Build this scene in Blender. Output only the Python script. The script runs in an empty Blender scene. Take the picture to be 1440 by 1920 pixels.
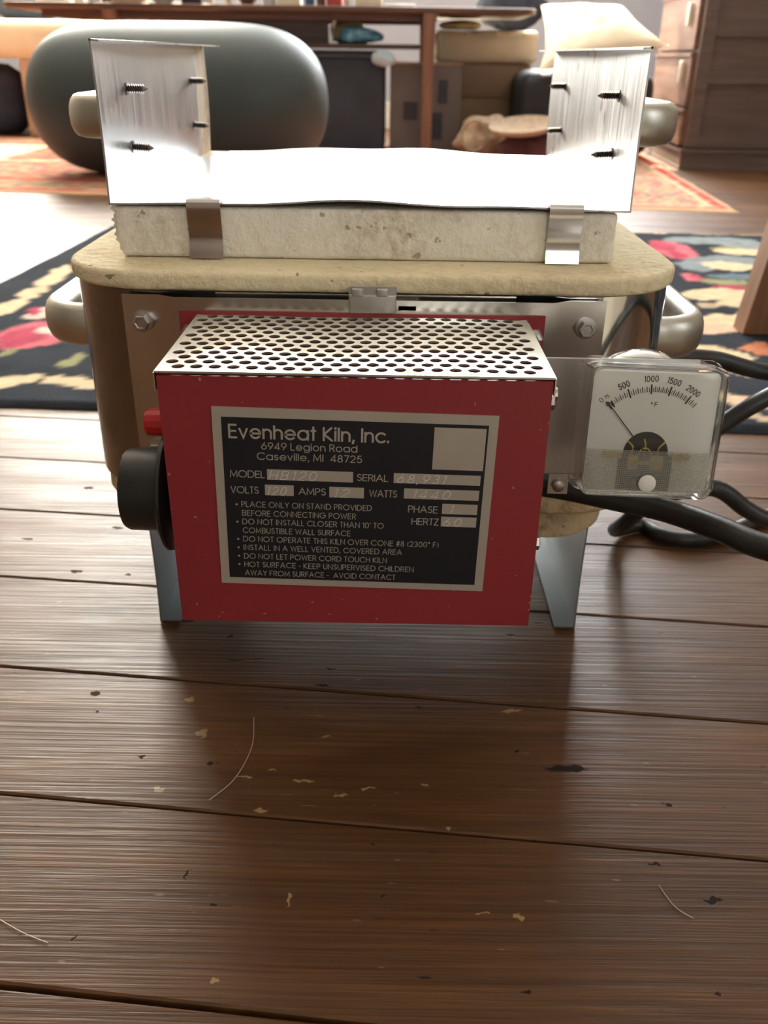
import bpy, bmesh, math, random
from mathutils import Vector, Matrix, noise
from math import sin, cos, pi, radians, sqrt, atan2, hypot
random.seed(7)
sc = bpy.context.scene
COL = sc.collection

# ------------------------------------------------------------------ camera
F_PX, YAW, PITCH, ROLL, CAM_H = 1657.7, 0.0035, 0.4765, 0.0147, 0.3767
fw = Vector((-sin(YAW)*cos(PITCH), cos(YAW)*cos(PITCH), -sin(PITCH)))
rt = Vector((cos(YAW), sin(YAW), 0)); up = rt.cross(fw)
rt, up = rt*cos(ROLL)+up*sin(ROLL), up*cos(ROLL)-rt*sin(ROLL)
cd = bpy.data.cameras.new('camera'); cam = bpy.data.objects.new('camera', cd); COL.objects.link(cam)
cam.matrix_world = Matrix(((rt.x, up.x, -fw.x, 0), (rt.y, up.y, -fw.y, 0), (rt.z, up.z, -fw.z, CAM_H), (0, 0, 0, 1)))
cd.sensor_fit = 'VERTICAL'; cd.sensor_height = 36; cd.sensor_width = 27
cd.lens = F_PX/1920*36; cd.clip_start = .01
cd.dof.use_dof = True; cd.dof.focus_distance = .43; cd.dof.aperture_fstop = 14.1
sc.camera = cam

# ------------------------------------------------------------------ light
sc.view_settings.view_transform = 'Standard'; sc.view_settings.look = 'None'
sc.view_settings.gamma = 1; sc.view_settings.exposure = 0.0; sc.view_settings.use_curve_mapping = False
world = bpy.data.worlds.new('world'); sc.world = world; world.use_nodes = True
world.node_tree.nodes['Background'].inputs[0].default_value = (.62, .78, 1, 1)
world.node_tree.nodes['Background'].inputs[1].default_value = 1.2
def area(name, loc, look, sx, sy, power, color):
    l = bpy.data.lights.new(name, 'AREA'); l.shape = 'RECTANGLE'; l.size = sx; l.size_y = sy
    l.energy = power; l.color = color
    o = bpy.data.objects.new(name, l); COL.objects.link(o); o.location = loc
    o.rotation_euler = (Vector(look)-Vector(loc)).to_track_quat('-Z', 'Y').to_euler(); return o
BACK_Y, LEFT_X, RIGHT_X, REAR_Y, CEIL = 5.6, -3.2, 2.6, -2.6, 3.1
W_MID = (-.10, 1.40, .95, 2.75)       # x0 x1 z0 z1, in the far wall
W_LEFT = (-2.6, -.95, .85, 2.85)
for nm, w, p, col in (('daylight_middle', W_MID, 350, (.95, .97, .97)), ('daylight_left', W_LEFT, 470, (1, .95, .84))):
    cx, cz = (w[0]+w[1])/2, (w[2]+w[3])/2
    area(nm, (cx, BACK_Y+.06, cz), (cx, 0, cz-.0), w[1]-w[0], w[3]-w[2], p, col)
area('added_rear_fill', (.9, REAR_Y-.06, 1.5), (.9, 0, 1.5), 1.1, 1.2, 15, (1, .93, .84))  # added fill lamp for the front, at an unseen rear opening
area('added_right_light', (RIGHT_X+.06, -.75, 1.6), (0, -.75, 1.5), .8, 1.5, 20, (1, .96, .90))  # added lamp at an unseen right opening, brightens the steel's right side
sun = bpy.data.lights.new('sun', 'SUN'); sun.energy = 26; sun.angle = .012; sun.color = (1, .84, .62)
so = bpy.data.objects.new('sun', sun); COL.objects.link(so)
so.rotation_euler = Vector((.10, -.60, -.79)).to_track_quat('-Z', 'Y').to_euler()

# ------------------------------------------------------------------ helpers
def tag(o, label=None, cat=None, group=None, kind=None):
    if label: o['label'] = label
    if cat: o['category'] = cat
    if group: o['group'] = group
    if kind: o['kind'] = kind
    return o
WL = {}
def thing(name, label, cat, loc=(0, 0, 0), group=None):
    o = bpy.data.objects.new(name, None); COL.objects.link(o); o.location = loc
    o.empty_display_size = .05; WL[o.name] = Vector(loc); return tag(o, label, cat, group)
def obj(name, bm, mats, parent=None, smooth=True, origin=None, auto=40):
    """links bm (in world coordinates) as one mesh object"""
    if not isinstance(mats, (list, tuple)): mats = [mats]
    off = WL[parent.name] if parent else Vector(origin if origin is not None else (0, 0, 0))
    me = bpy.data.meshes.new(name)
    bmesh.ops.translate(bm, verts=bm.verts, vec=-off)
    for f in bm.faces: f.smooth = smooth
    if smooth:
        for e in bm.edges:
            if len(e.link_faces) == 2 and e.calc_face_angle(0) > radians(auto): e.smooth = False
    bm.to_mesh(me); bm.free()
    for m in mats: me.materials.append(m)
    o = bpy.data.objects.new(name, me); COL.objects.link(o)
    if parent: o.parent = parent; WL[o.name] = off
    else: o.location = off; WL[o.name] = off
    return o
def prop(name, bm, mats, label, cat, group=None, smooth=True, origin=None):
    if origin is None:
        n = max(1, len(bm.verts)); origin = sum((v.co for v in bm.verts), Vector())/n
        origin.z = min(v.co.z for v in bm.verts)
    return tag(obj(name, bm, mats, None, smooth, origin), label, cat, group)
def struct(name, bm, mats, smooth=False): return tag(obj(name, bm, mats, None, smooth), kind='structure')
def NB(): return bmesh.new()
def face(bm, vs, mi=0):
    try: f = bm.faces.new(vs); f.material_index = mi; return f
    except ValueError: return None
def loft(bm, rings, mi=0, cap0=True, cap1=True, closed=True):
    R = [[bm.verts.new(p) for p in r] for r in rings]; n = len(R[0])
    for a, b in zip(R, R[1:]):
        for i in range(n if closed else n-1):
            j = (i+1) % n; face(bm, (a[i], a[j], b[j], b[i]), mi)
    if cap0: face(bm, R[0][::-1], mi)
    if cap1: face(bm, R[-1], mi)
    return R
def rrect(cx, cy, hx, hy, r, n=6):
    pts = []
    for sx, sy, a0 in ((1, 1, 0), (-1, 1, 90), (-1, -1, 180), (1, -1, 270)):
        for k in range(n+1):
            a = radians(a0+90*k/n); pts.append((cx+sx*(hx-r)+r*cos(a), cy+sy*(hy-r)+r*sin(a)))
    return pts
def slab(bm, cx, cy, hx, hy, r, z0, z1, bev=.0, n=6, mi=0):
    """rounded-rectangle prism, edges rounded by bev"""
    def ring(d, z): return [(x, y, z) for x, y in rrect(cx, cy, hx-d, hy-d, max(r-d, .0003), n)]
    if bev <= 0: return loft(bm, [ring(0, z0), ring(0, z1)], mi)
    rs = []
    for k in range(5):
        a = pi/2*k/4; rs.append(ring(bev*(1-sin(a)), z0+bev*(1-cos(a))))
    for k in range(5):
        a = pi/2*k/4; rs.append(ring(bev*(1-cos(a)), z1-bev*(1-sin(a))))
    return loft(bm, rs, mi)
def box(bm, x0, x1, y0, y1, z0, z1, mi=0, bev=0):
    if bev: return slab(bm, (x0+x1)/2, (y0+y1)/2, (x1-x0)/2, (y1-y0)/2, bev*1.2, z0, z1, bev, 3, mi)
    v = [bm.verts.new((x, y, z)) for z in (z0, z1) for x, y in ((x0, y0), (x1, y0), (x1, y1), (x0, y1))]
    for q in ((3, 2, 1, 0), (4, 5, 6, 7), (0, 1, 5, 4), (1, 2, 6, 5), (2, 3, 7, 6), (3, 0, 4, 7)): face(bm, [v[i] for i in q], mi)
def tube(bm, pts, r, n=10, mi=0, cap=True, ell=None, upv=Vector((0, 0, 1))):
    """sweep; r float or list; ell=(a,b) half sizes along (side, upv) with superellipse"""
    pts = [Vector(p) for p in pts]; rings = []
    for i, p in enumerate(pts):
        t = (pts[min(i+1, len(pts)-1)]-pts[max(i-1, 0)]).normalized()
        s = t.cross(upv)
        if s.length < 1e-4: s = t.cross(Vector((0, 1, .01)))
        s.normalize(); u = s.cross(t).normalized()
        rr = r[i] if isinstance(r, (list, tuple)) else r
        ring = []
        for k in range(n):
            a = 2*pi*k/n
            if ell:
                c, d = cos(a), sin(a); e = .88
                ring.append(p+s*ell[0]*rr*math.copysign(abs(c)**e, c)+u*ell[1]*rr*math.copysign(abs(d)**e, d))
            else: ring.append(p+s*rr*cos(a)+u*rr*sin(a))
        rings.append(ring)
    return loft(bm, rings, mi, cap, cap)
def lathe(bm, prof, c, axis=Vector((0, 0, 1)), n=24, mi=0, cap=True):
    """prof: (radius, height along axis)"""
    ax = Vector(axis).normalized(); s = ax.cross(Vector((0, 0, 1)))
    if s.length < 1e-3: s = Vector((1, 0, 0))
    s.normalize(); u = ax.cross(s); c = Vector(c)
    return loft(bm, [[c+ax*h+s*r*cos(2*pi*k/n)+u*r*sin(2*pi*k/n) for k in range(n)] for r, h in prof], mi, cap, cap)
def spline(P, k=8):
    P = [Vector(p) for p in P]; out = []
    for i in range(len(P)-1):
        a, b, c, d = P[max(i-1, 0)], P[i], P[i+1], P[min(i+2, len(P)-1)]
        for j in range(k):
            t = j/k
            out.append(.5*((2*b)+(c-a)*t+(2*a-5*b+4*c-d)*t*t+(3*b-a-3*c+d)*t**3))
    return out+[P[-1]]
def sheet(bm, fn, nu, nv, th, mi=0):
    """fn(u,v)->(point, normal); closed thin sheet of thickness th along -normal"""
    A = []; B = []
    for j in range(nv+1):
        a = []; b = []
        for i in range(nu+1):
            p, n = fn(i/nu, j/nv); p = Vector(p); n = Vector(n)
            a.append(bm.verts.new(p)); b.append(bm.verts.new(p-n*th))
        A.append(a); B.append(b)
    for j in range(nv):
        for i in range(nu):
            face(bm, (A[j][i], A[j][i+1], A[j+1][i+1], A[j+1][i]), mi)
            face(bm, (B[j][i], B[j+1][i], B[j+1][i+1], B[j][i+1]), mi)
    for i in range(nu):
        face(bm, (A[0][i], B[0][i], B[0][i+1], A[0][i+1]), mi); face(bm, (A[nv][i], A[nv][i+1], B[nv][i+1], B[nv][i]), mi)
    for j in range(nv):
        face(bm, (A[j][0], A[j+1][0], B[j+1][0], B[j][0]), mi); face(bm, (A[j][nu], B[j][nu], B[j+1][nu], A[j+1][nu]), mi)
def fold(bm, prof, ext, th, mi=0):
    """sheet metal: open 2D profile (list of 3D points) swept along vector ext, given thickness th (mitred)"""
    P = [Vector(p) for p in prof]; E = Vector(ext); en = E.normalized(); Q = []
    for i, p in enumerate(P):
        d0 = (p-P[i-1]).normalized() if i > 0 else None
        d1 = (P[i+1]-p).normalized() if i < len(P)-1 else None
        n0 = en.cross(d0) if d0 else en.cross(d1); n1 = en.cross(d1) if d1 else n0
        m = (n0+n1).normalized(); k = 1/max(.3, m.dot(n0)); Q.append(p+m*th*k)
    loft(bm, [[p for p in P+Q[::-1]], [p+E for p in P+Q[::-1]]], mi, True, True)
def recalc(bm): bmesh.ops.recalc_face_normals(bm, faces=bm.faces[:])
def fbm(x, y, z=0., o=4):
    return noise.fractal(Vector((x, y, z)), 1., 2., o)

# ------------------------------------------------------------------ materials
class NT:
    def __init__(s, name):
        s.m = bpy.data.materials.new(name); s.m.use_nodes = True; s.t = s.m.node_tree
        s.b = s.t.nodes['Principled BSDF']; s._tc = None
    def n(s, typ, **kw):
        x = s.t.nodes.new(typ)
        for k, v in kw.items(): setattr(x, k, v)
        return x
    def l(s, a, b): s.t.links.new(a, b)
    def obj(s):
        if not s._tc: s._tc = s.n('ShaderNodeTexCoord')
        return s._tc.outputs['Object']
    def mapv(s, scale=(1, 1, 1), rot=(0, 0, 0), loc=(0, 0, 0), src=None):
        m = s.n('ShaderNodeMapping'); m.inputs['Scale'].default_value = scale; m.inputs['Rotation'].default_value = rot; m.inputs['Location'].default_value = loc
        s.l(src or s.obj(), m.inputs[0]); return m.outputs[0]
    def noise(s, scale=10, detail=4, rough=.55, vec=None, dist=0):
        x = s.n('ShaderNodeTexNoise'); x.inputs['Scale'].default_value = scale; x.inputs['Detail'].default_value = detail
        x.inputs['Roughness'].default_value = rough; x.inputs['Distortion'].default_value = dist
        s.l(vec or s.obj(), x.inputs['Vector']); return x.outputs['Fac']
    def ramp(s, fac, stops):
        x = s.n('ShaderNodeValToRGB'); e = x.color_ramp.elements
        while len(e) < len(stops): e.new(.5)
        for k, (p, c) in enumerate(stops):
            e[k].position = p; e[k].color = (c, c, c, 1) if isinstance(c, (int, float)) else (*c, 1)
        s.l(fac, x.inputs[0]); return x.outputs[0]
    def mix(s, fac, a, b, mode='MIX'):
        x = s.n('ShaderNodeMix', data_type='RGBA', blend_type=mode)
        for v, i in ((fac, 0), (a, 6), (b, 7)):
            if isinstance(v, (int, float)): x.inputs[i].default_value = v if i == 0 else (v, v, v, 1)
            elif isinstance(v, tuple): x.inputs[i].default_value = (*v, 1)
            else: s.l(v, x.inputs[i])
        return x.outputs[2]
    def math(s, op, a, b=0.):
        x = s.n('ShaderNodeMath', operation=op)
        for v, i in ((a, 0), (b, 1)):
            if isinstance(v, (int, float)): x.inputs[i].default_value = v
            else: s.l(v, x.inputs[i])
        return x.outputs[0]
    def sep(s, v=None):
        x = s.n('ShaderNodeSeparateXYZ'); s.l(v or s.obj(), x.inputs[0]); return x.outputs
    def bump(s, h, strength=.3, dist=.001):
        x = s.n('ShaderNodeBump'); x.inputs['Strength'].default_value = strength; x.inputs['Distance'].default_value = dist
        s.l(h, x.inputs['Height']); s.l(x.outputs[0], s.b.inputs['Normal'])
    def set(s, color=None, rough=None, metal=None, **kw):
        for nm, v in (('Base Color', color), ('Roughness', rough), ('Metallic', metal)):
            if v is None: continue
            if isinstance(v, (int, float)): s.b.inputs[nm].default_value = v
            elif isinstance(v, tuple): s.b.inputs[nm].default_value = (*v, 1)
            else: s.l(v, s.b.inputs[nm])
        for k, v in kw.items(): s.b.inputs[k].default_value = v
        return s.m
def plain(name, color, rough=.6, metal=0, var=.12, scale=12, bump=0, bscale=60, **kw):
    t = NT(name)
    n = t.noise(scale, 3)
    lo = tuple(c*(1-var) for c in color); hi = tuple(min(1, c*(1+var)) for c in color)
    m = t.set(t.ramp(n, [(.3, lo), (.7, hi)]), rough, metal, **kw)
    if bump: t.bump(t.noise(bscale, 3), bump, .002)
    return m
def wood(name, dark, light, scale=1., rough=.45, axis=0):
    t = NT(name); sc3 = [14*scale]*3; sc3[axis] = 1.2*scale
    n = t.noise(3, 5, .6, t.mapv(tuple(sc3)), .6)
    m = t.set(t.ramp(n, [(.3, dark), (.68, light)]), rough); t.bump(n, .15, .001); return m

# ---- floor boards: worn brown-stained softwood
# dents, flakes and stains of the boards: x, y, half sizes in metres
SP_DARK = [(-0.1451, 0.4031, 0.0025, 0.002), (0.1628, 0.3719, 0.0027, 0.002), (-0.146, 0.2811, 0.0011, 0.0011), (-0.0832, 0.301, 0.0015, 0.0012), (0.0822, 0.4142, 0.0018, 0.0017), (-0.1845, 0.4434, 0.0011, 0.0013), (-0.1122, 0.5288, 0.0024, 0.002), (-0.0412, 0.4743, 0.0058, 0.0021), (0.0229, 0.454, 0.0022, 0.0017), (-0.0043, 0.3403, 0.0016, 0.0011), (-0.1026, 0.3987, 0.0027, 0.0017), (0.1091, 0.3998, 0.0149, 0.0033), (-0.1001, 0.3184, 0.0014, 0.0029), (0.154, 0.2589, 0.0021, 0.0013), (0.1685, 0.3078, 0.005, 0.0024), (-0.19, 0.462, 0.0039, 0.0027), (-0.2395, 0.6903, 0.0053, 0.0025), (-0.2511, 0.6149, 0.0053, 0.002), (-0.2089, 0.6112, 0.0032, 0.002), (-0.2903, 0.7704, 0.0064, 0.0022), (0.0004, 0.3075, 0.0014, 0.0008), (0.1435, 0.3304, 0.0035, 0.0009), (-0.0369, 0.4919, 0.0037, 0.0015), (0.0664, 0.2573, 0.0021, 0.001)]
SP_PALE = [(-0.0676, 0.363, 0.0048, 0.0017), (-0.0457, 0.3857, 0.0067, 0.0015), (-0.0819, 0.3883, 0.0045, 0.0012), (-0.0655, 0.3948, 0.0027, 0.0013), (-0.1278, 0.3774, 0.0035, 0.0015), (-0.1273, 0.4571, 0.0035, 0.0023), (-0.1124, 0.4251, 0.0029, 0.005), (0.0243, 0.3844, 0.0022, 0.0009), (-0.0449, 0.3034, 0.0012, 0.0041), (0.069, 0.2964, 0.0019, 0.0035), (0.0494, 0.2982, 0.0027, 0.0009), (-0.0746, 0.2605, 0.0028, 0.0009), (-0.0234, 0.3757, 0.004, 0.0012), (0.0365, 0.3527, 0.0021, 0.0011), (0.0834, 0.4514, 0.0075, 0.0019), (-0.0082, 0.3811, 0.0045, 0.0012), (-0.0359, 0.4236, 0.0033, 0.0011)]
SP_GREY = [(-0.2003, 0.3299, 0.0067, 0.0121), (-0.2101, 0.5557, 0.024, 0.016), (-0.2275, 0.6808, 0.028, 0.0198)]
FLOOR_ROT = math.atan(.09)
def floor_mat():
    t = NT('floor_boards')
    g = t.n('ShaderNodeNewGeometry')
    rnd = g.outputs['Random Per Island']
    off = t.n('ShaderNodeCombineXYZ'); t.l(t.math('MULTIPLY', rnd, 37.), off.inputs[0]); t.l(t.math('MULTIPLY', rnd, 11.), off.inputs[1])
    v = t.n('ShaderNodeVectorMath', operation='ADD'); t.l(t.obj(), v.inputs[0]); t.l(off.outputs[0], v.inputs[1]); v = v.outputs[0]
    grain = t.noise(1, 4, .6, t.mapv((5, 330, 1), src=v), .25)
    broad = t.noise(1, 5, .6, t.mapv((3.5, 22, 1), src=v), .8)
    blot = t.noise(7, 4, .6, t.mapv((1, 1.6, 1), src=v))
    c = t.ramp(broad, [(.26, (.072, .029, .0090)), (.5, (.122, .053, .0175)), (.74, (.185, .087, .032))])
    c = t.mix(t.ramp(grain, [(.38, .62), (.62, 0.)]), c, (.055, .026, .012))
    c = t.mix(t.math('MULTIPLY', t.ramp(blot, [(.56, 0.), (.74, 1.)]), .55), c, (.065, .040, .025))
    tone = t.mix(1., c, t.ramp(rnd, [(0., (.82, .80, .78)), (1., (1.14, 1.12, 1.08))]), 'MULTIPLY')
    # bare, flaked streaks along the grain
    fl = t.noise(1, 3, .6, t.mapv((26, 190, 1), src=v)); fm = t.noise(3.2, 2, .5, v)
    flake = t.math('MULTIPLY', t.ramp(fl, [(.66, 0.), (.70, 1.)]), t.ramp(fm, [(.54, 0.), (.62, .85)]))
    tone = t.mix(flake, tone, (.26, .155, .07))
    # dark dents and knots
    dn = t.noise(1, 2, .5, t.mapv((20, 62, 1), src=v)); dent = t.ramp(dn, [(.715, 0.), (.74, 1.)])
    tone = t.mix(dent, tone, (.018, .010, .007))
    wob = t.n('ShaderNodeVectorMath', operation='MULTIPLY_ADD'); nz = t.n('ShaderNodeTexNoise'); nz.inputs['Scale'].default_value = 210; t.l(t.obj(), nz.inputs['Vector'])
    t.l(nz.outputs['Color'], wob.inputs[0]); wob.inputs[1].default_value = (.010, .007, 0); t.l(t.obj(), wob.inputs[2])
    def spots(L):
        acc = None
        for x, y, rx, ry in L:
            m = t.mapv((1/rx, 1/ry, 0), loc=(-(x+.005)/rx, -(y+.0035)/ry, 0), src=wob.outputs[0])
            ln = t.n('ShaderNodeVectorMath', operation='LENGTH'); t.l(m, ln.inputs[0])
            acc = ln.outputs['Value'] if acc is None else t.math('MINIMUM', acc, ln.outputs['Value'])
        return t.ramp(acc, [(.7, 1.), (1., 0.)])
    sd = spots(SP_DARK)
    tone = t.mix(t.math('MULTIPLY', spots(SP_GREY), .4), tone, (.085, .085, .078))
    tone = t.mix(t.math('MULTIPLY', spots(SP_PALE), .8), tone, (.40, .26, .12))
    tone = t.mix(t.math('MULTIPLY', sd, .9), tone, (.008, .005, .004))
    # fine dust and pin pricks
    pk = t.noise(1, 1, .5, t.mapv((70, 150, 1), src=v)); tone = t.mix(t.ramp(pk, [(.74, 0.), (.78, .8)]), tone, (.05, .028, .018))
    pf = t.noise(1, 1, .5, t.mapv((60, 210, 1), loc=(3, 7, 0), src=v)); tone = t.mix(t.ramp(pf, [(.76, 0.), (.80, .6)]), tone, (.24, .17, .10))
    # grey worn patches of varnish
    wr = t.math('MULTIPLY', t.ramp(t.noise(1, 4, .6, t.mapv((9, 26, 1), src=v)), [(.6, 0.), (.75, 1.)]), .4)
    tone = t.mix(wr, tone, (.08, .062, .048))
    rough = t.math('ADD', t.ramp(t.noise(1, 3, .6, t.mapv((6, 40, 1), src=v)), [(.3, .38), (.7, .54)]), t.math('MULTIPLY', t.math('MAXIMUM', sd, dent), .4))
    m = t.set(tone, rough, 0, **{'Specular IOR Level': .31})
    h = t.math('ADD', t.math('MULTIPLY', grain, .55), t.math('MULTIPLY', broad, .6))
    h = t.math('SUBTRACT', h, t.math('MULTIPLY', t.math('MAXIMUM', dent, t.math('MULTIPLY', sd, .35)), .6))
    t.bump(h, .62, .0020)
    return m
M_FLOOR = floor_mat()
M_DARKGAP = plain('gap_dirt', (.012, .008, .006), .95)

# ---- metals
def steel_mat():
    t = NT('polished_steel')
    st = t.noise(1, 4, .6, t.mapv((40, 40, 2.2)))
    sm = t.noise(9, 5, .65)
    x = t.sep()[0]
    left = t.ramp(t.math('ADD', t.math('MULTIPLY', x, 3.), .5), [(.0, 1.), (.55, 0.)])   # the grimy end, darkened further to tone down its reflection
    film = t.math('MULTIPLY', t.ramp(sm, [(.35, .35), (.7, 1.)]), left)
    c = t.mix(film, (.80, .79, .76), (.20, .19, .175))
    spk = t.noise(70, 2); c = t.mix(t.ramp(spk, [(.70, 0.), (.74, .6)]), c, (.55, .5, .4))
    r = t.math('ADD', t.math('MULTIPLY', film, .17), .07)
    refl_bands = t.noise(1, 2, .5, t.mapv((38, 38, .6)))  # dark reflection stripes painted into the steel's colour
    c = t.mix(t.math('MULTIPLY', t.ramp(refl_bands, [(.40, .75), (.62, 0.)]), 1.), c, (.26, .255, .25))
    m = t.set(c, r, 1); t.bump(st, .06, .001); return m
M_STEEL = steel_mat()
def sheet_mat(name, dirt):
    t = NT(name)
    br = t.noise(1, 3, .6, t.mapv((420, 420, 6)))
    d = t.noise(16, 5, .65); sp = t.noise(1, 2, .5, t.mapv((90, 60, 30)))
    c = t.ramp(br, [(.3, (.50, .52, .54)), (.7, (.60, .61, .62))])
    if dirt:
        xyz = t.sep()
        # tan dried cement along the far edge of the left wall
        back = t.ramp(t.math('ADD', xyz[1], t.math('MULTIPLY', d, .06)), [(.138, 0.), (.152, 1.)])
        lf = t.ramp(xyz[0], [(.30, 1.), (.31, 0.)])
        lx = t.math('LESS_THAN', xyz[0], -.135)
        band = t.math('MULTIPLY', back, lx)
        c = t.mix(band, c, t.ramp(t.noise(28, 4), [(.35, (.23, .13, .07)), (.55, (.62, .50, .34))]))
        spots = t.ramp(sp, [(.68, 0.), (.71, 1.)]); c = t.mix(t.math('MULTIPLY', spots, .7), c, (.14, .10, .07))
        film = t.ramp(d, [(.45, 0.), (.7, .35)]); c = t.mix(film, c, (.66, .62, .52))
        rg = t.math('ADD', t.math('MULTIPLY', band, .4), t.ramp(br, [(.3, .30), (.7, .42)]))
        mt = t.math('MULTIPLY', t.math('SUBTRACT', 1., band), .90)
        m = t.set(c, rg, mt)
    else:
        m = t.set(c, t.ramp(br, [(.3, .28), (.7, .38)]), 1)
    t.bump(br, .03, .0004); return m
M_SHEET = sheet_mat('brushed_sheet_dirty', True)
M_SHEET2 = plain('dull_zinc_sheet', (.30, .32, .33), .42, .85, .12, 14)
def alum_cast():
    t = NT('cast_aluminium'); n = t.noise(60, 5, .6); n2 = t.noise(22, 4)
    m = t.set(t.ramp(n2, [(.3, (.50, .49, .43)), (.65, (.66, .65, .58))]), t.ramp(n, [(.3, .32), (.7, .46)]), 1); t.bump(n, .12, .0008); return m
M_CAST = alum_cast()
def clip_mat():
    t = NT('spring_steel'); n = t.noise(14, 3)
    return t.set(t.ramp(n, [(.35, (.52, .50, .47)), (.65, (.74, .72, .68))]), .14, 1)
M_CLIP = clip_mat()
M_BRK = plain('satin_steel', (.62, .60, .57), .24, 1, .15, 10)
M_SCREW = plain('rusty_screw', (.20, .165, .14), .42, .9, .35, 200)
M_BOLT = plain('dull_bolt_steel', (.50, .48, .45), .36, 1, .2, 80)
M_GRILLE = plain('grille_aluminium', (.74, .72, .64), .34, 1, .08, 18)
M_DARK = plain('dark_cavity', (.02, .018, .017), .9)
M_PLATE = plain('nameplate_silver', (.47, .43, .365), .5, .35, .05, 40)
M_BLACK = plain('nameplate_black', (.007, .009, .013), .45, 0, .2, 50)
M_HAND = plain('scratched_writing', (.80, .78, .74), .55, .2, .03)
def red_mat():
    t = NT('red_paint'); n = t.noise(6, 3); s = t.noise(260, 2)
    c = t.ramp(n, [(.3, (.255, .026, .031)), (.7, (.295, .031, .036))])
    sp = t.noise(420, 0); c = t.mix(t.ramp(sp, [(.83, 0.), (.85, .6)]), c, (.6, .32, .28))
    m = t.set(c, .42); t.bump(s, .05, .0005); return m
M_RED = red_mat()
M_KNOB = plain('black_bakelite', (.016, .018, .018), .36, 0, .3, 30)
M_LENS = plain('red_lamp_lens', (.62, .025, .03), .12, 0, .1, 20, **{'Transmission Weight': .25})
M_WHITEPL = plain('white_plastic', (.72, .72, .66), .5)
def brick(name, base, dirt, amt, speck):
    t = NT(name)
    n = t.noise(11, 6, .7); f = t.noise(150, 4, .7); sp = t.noise(140, 2, .5)
    xyz = t.sep()
    c = t.ramp(t.noise(24, 4), [(.3, tuple(k*.86 for k in base)), (.7, base)])
    dm = t.math('MULTIPLY', t.ramp(n, [(.44, 0.), (.66, 1.)]), t.ramp(f, [(.40, .25), (.6, 1.)]))
    c = t.mix(t.math('MULTIPLY', dm, amt), c, dirt)
    c = t.mix(t.math('MULTIPLY', t.ramp(sp, [(.69, 0.), (.73, 1.)]), speck), c, tuple(k*.45 for k in dirt))
    m = t.set(c, .93); t.bump(t.math('ADD', f, t.math('MULTIPLY', sp, -.8)), .8, .0022); return m
M_SLAB = brick('white_firebrick', (.93, .89, .78), (.38, .28, .17), .72, .6)
M_LIDBRICK = brick('cream_firebrick', (.90, .79, .52), (.42, .28, .13), .50, .75)
M_BOTBRICK = brick('scorched_firebrick', (.62, .47, .27), (.17, .11, .065), .9, .5)
M_CORD = plain('black_rubber', (.022, .023, .022), .42, 0, .4, 60, .15, 120)
def clear_mat():
    t = NT('clear_acrylic'); t.t.nodes.remove(t.b)
    tr = t.n('ShaderNodeBsdfTransparent'); tr.inputs[0].default_value = (.97, .975, .96, 1)
    gl = t.n('ShaderNodeBsdfGlossy'); gl.inputs['Roughness'].default_value = .06; gl.inputs[0].default_value = (1, 1, 1, 1)
    fr = t.n('ShaderNodeFresnel'); fr.inputs[0].default_value = 1.49
    mx = t.n('ShaderNodeMixShader'); t.l(fr.outputs[0], mx.inputs[0]); t.l(tr.outputs[0], mx.inputs[1]); t.l(gl.outputs[0], mx.inputs[2])
    t.l(mx.outputs[0], t.t.nodes['Material Output'].inputs[0]); return t.m
M_CLEAR = clear_mat()
def frost_mat():
    t = NT('ribbed_acrylic'); t.t.nodes.remove(t.b)
    tr = t.n('ShaderNodeBsdfTransparent'); tr.inputs[0].default_value = (.9, .9, .88, 1)
    df = t.n('ShaderNodeBsdfDiffuse'); df.inputs[0].default_value = (.72, .70, .66, 1)
    gl = t.n('ShaderNodeBsdfGlossy'); gl.inputs['Roughness'].default_value = .15
    m1 = t.n('ShaderNodeMixShader'); m1.inputs[0].default_value = .42; t.l(tr.outputs[0], m1.inputs[1]); t.l(df.outputs[0], m1.inputs[2])
    m2 = t.n('ShaderNodeMixShader'); m2.inputs[0].default_value = .08; t.l(m1.outputs[0], m2.inputs[1]); t.l(gl.outputs[0], m2.inputs[2])
    t.l(m2.outputs[0], t.t.nodes['Material Output'].inputs[0]); return t.m
M_FROST = frost_mat()
M_DIAL = plain('dial_white', (.92, .91, .89), .5, 0, .02, 10)
M_INK = plain('dial_ink', (.012, .012, .012), .6)
M_GOLD = plain('brass_coil', (.55, .40, .12), .4, .6, .3, 200)
M_TIN = plain('bright_tin', (.84, .84, .83), .16, 1, .05, 20)
M_GPLATE = plain('grey_bracket_plate', (.42, .40, .37), .42, .7, .12, 30)

# ------------------------------------------------------------------ room shell
def boards():
    bm = NB(); pitch = .1125; gap = .0007
    c, s = cos(-FLOOR_ROT), sin(-FLOOR_ROT)
    y0 = .4655*cos(FLOOR_ROT)
    ks = range(-30, 53)
    for k in ks:
        a = y0+k*pitch+gap+random.uniform(0, .0004)+(.0012 if k == -2 else 0); b = y0+(k+1)*pitch-gap
        L = -4.3; joins = []
        x = -4.3+random.uniform(.8, 2.6)
        if -3 < k < 6: joins = []
        else:
            while x < 4: joins.append(x); x += random.uniform(2, 3.4)
        xs = [-4.3]+joins+[4.3]
        for xa, xb in zip(xs, xs[1:]):
            xa += .0006; xb -= .0006; d = .0012
            prof = [(a, -.018), (a, -d*.7), (a+d, 0), (b-d, 0), (b, -d*.7), (b, -.018)]
            def P(x, u, z): return (x*c-u*s, x*s+u*c, z)
            loft(bm, [[P(xa, u, z) for u, z in prof], [P(xb, u, z) for u, z in prof]])
    # sub floor seen through the gaps
    v = [bm.verts.new(p) for p in ((-6, -6, -.012), (6, -6, -.012), (6, 8, -.012), (-6, 8, -.012))]
    face(bm, v, 1); recalc(bm); return bm
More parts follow.
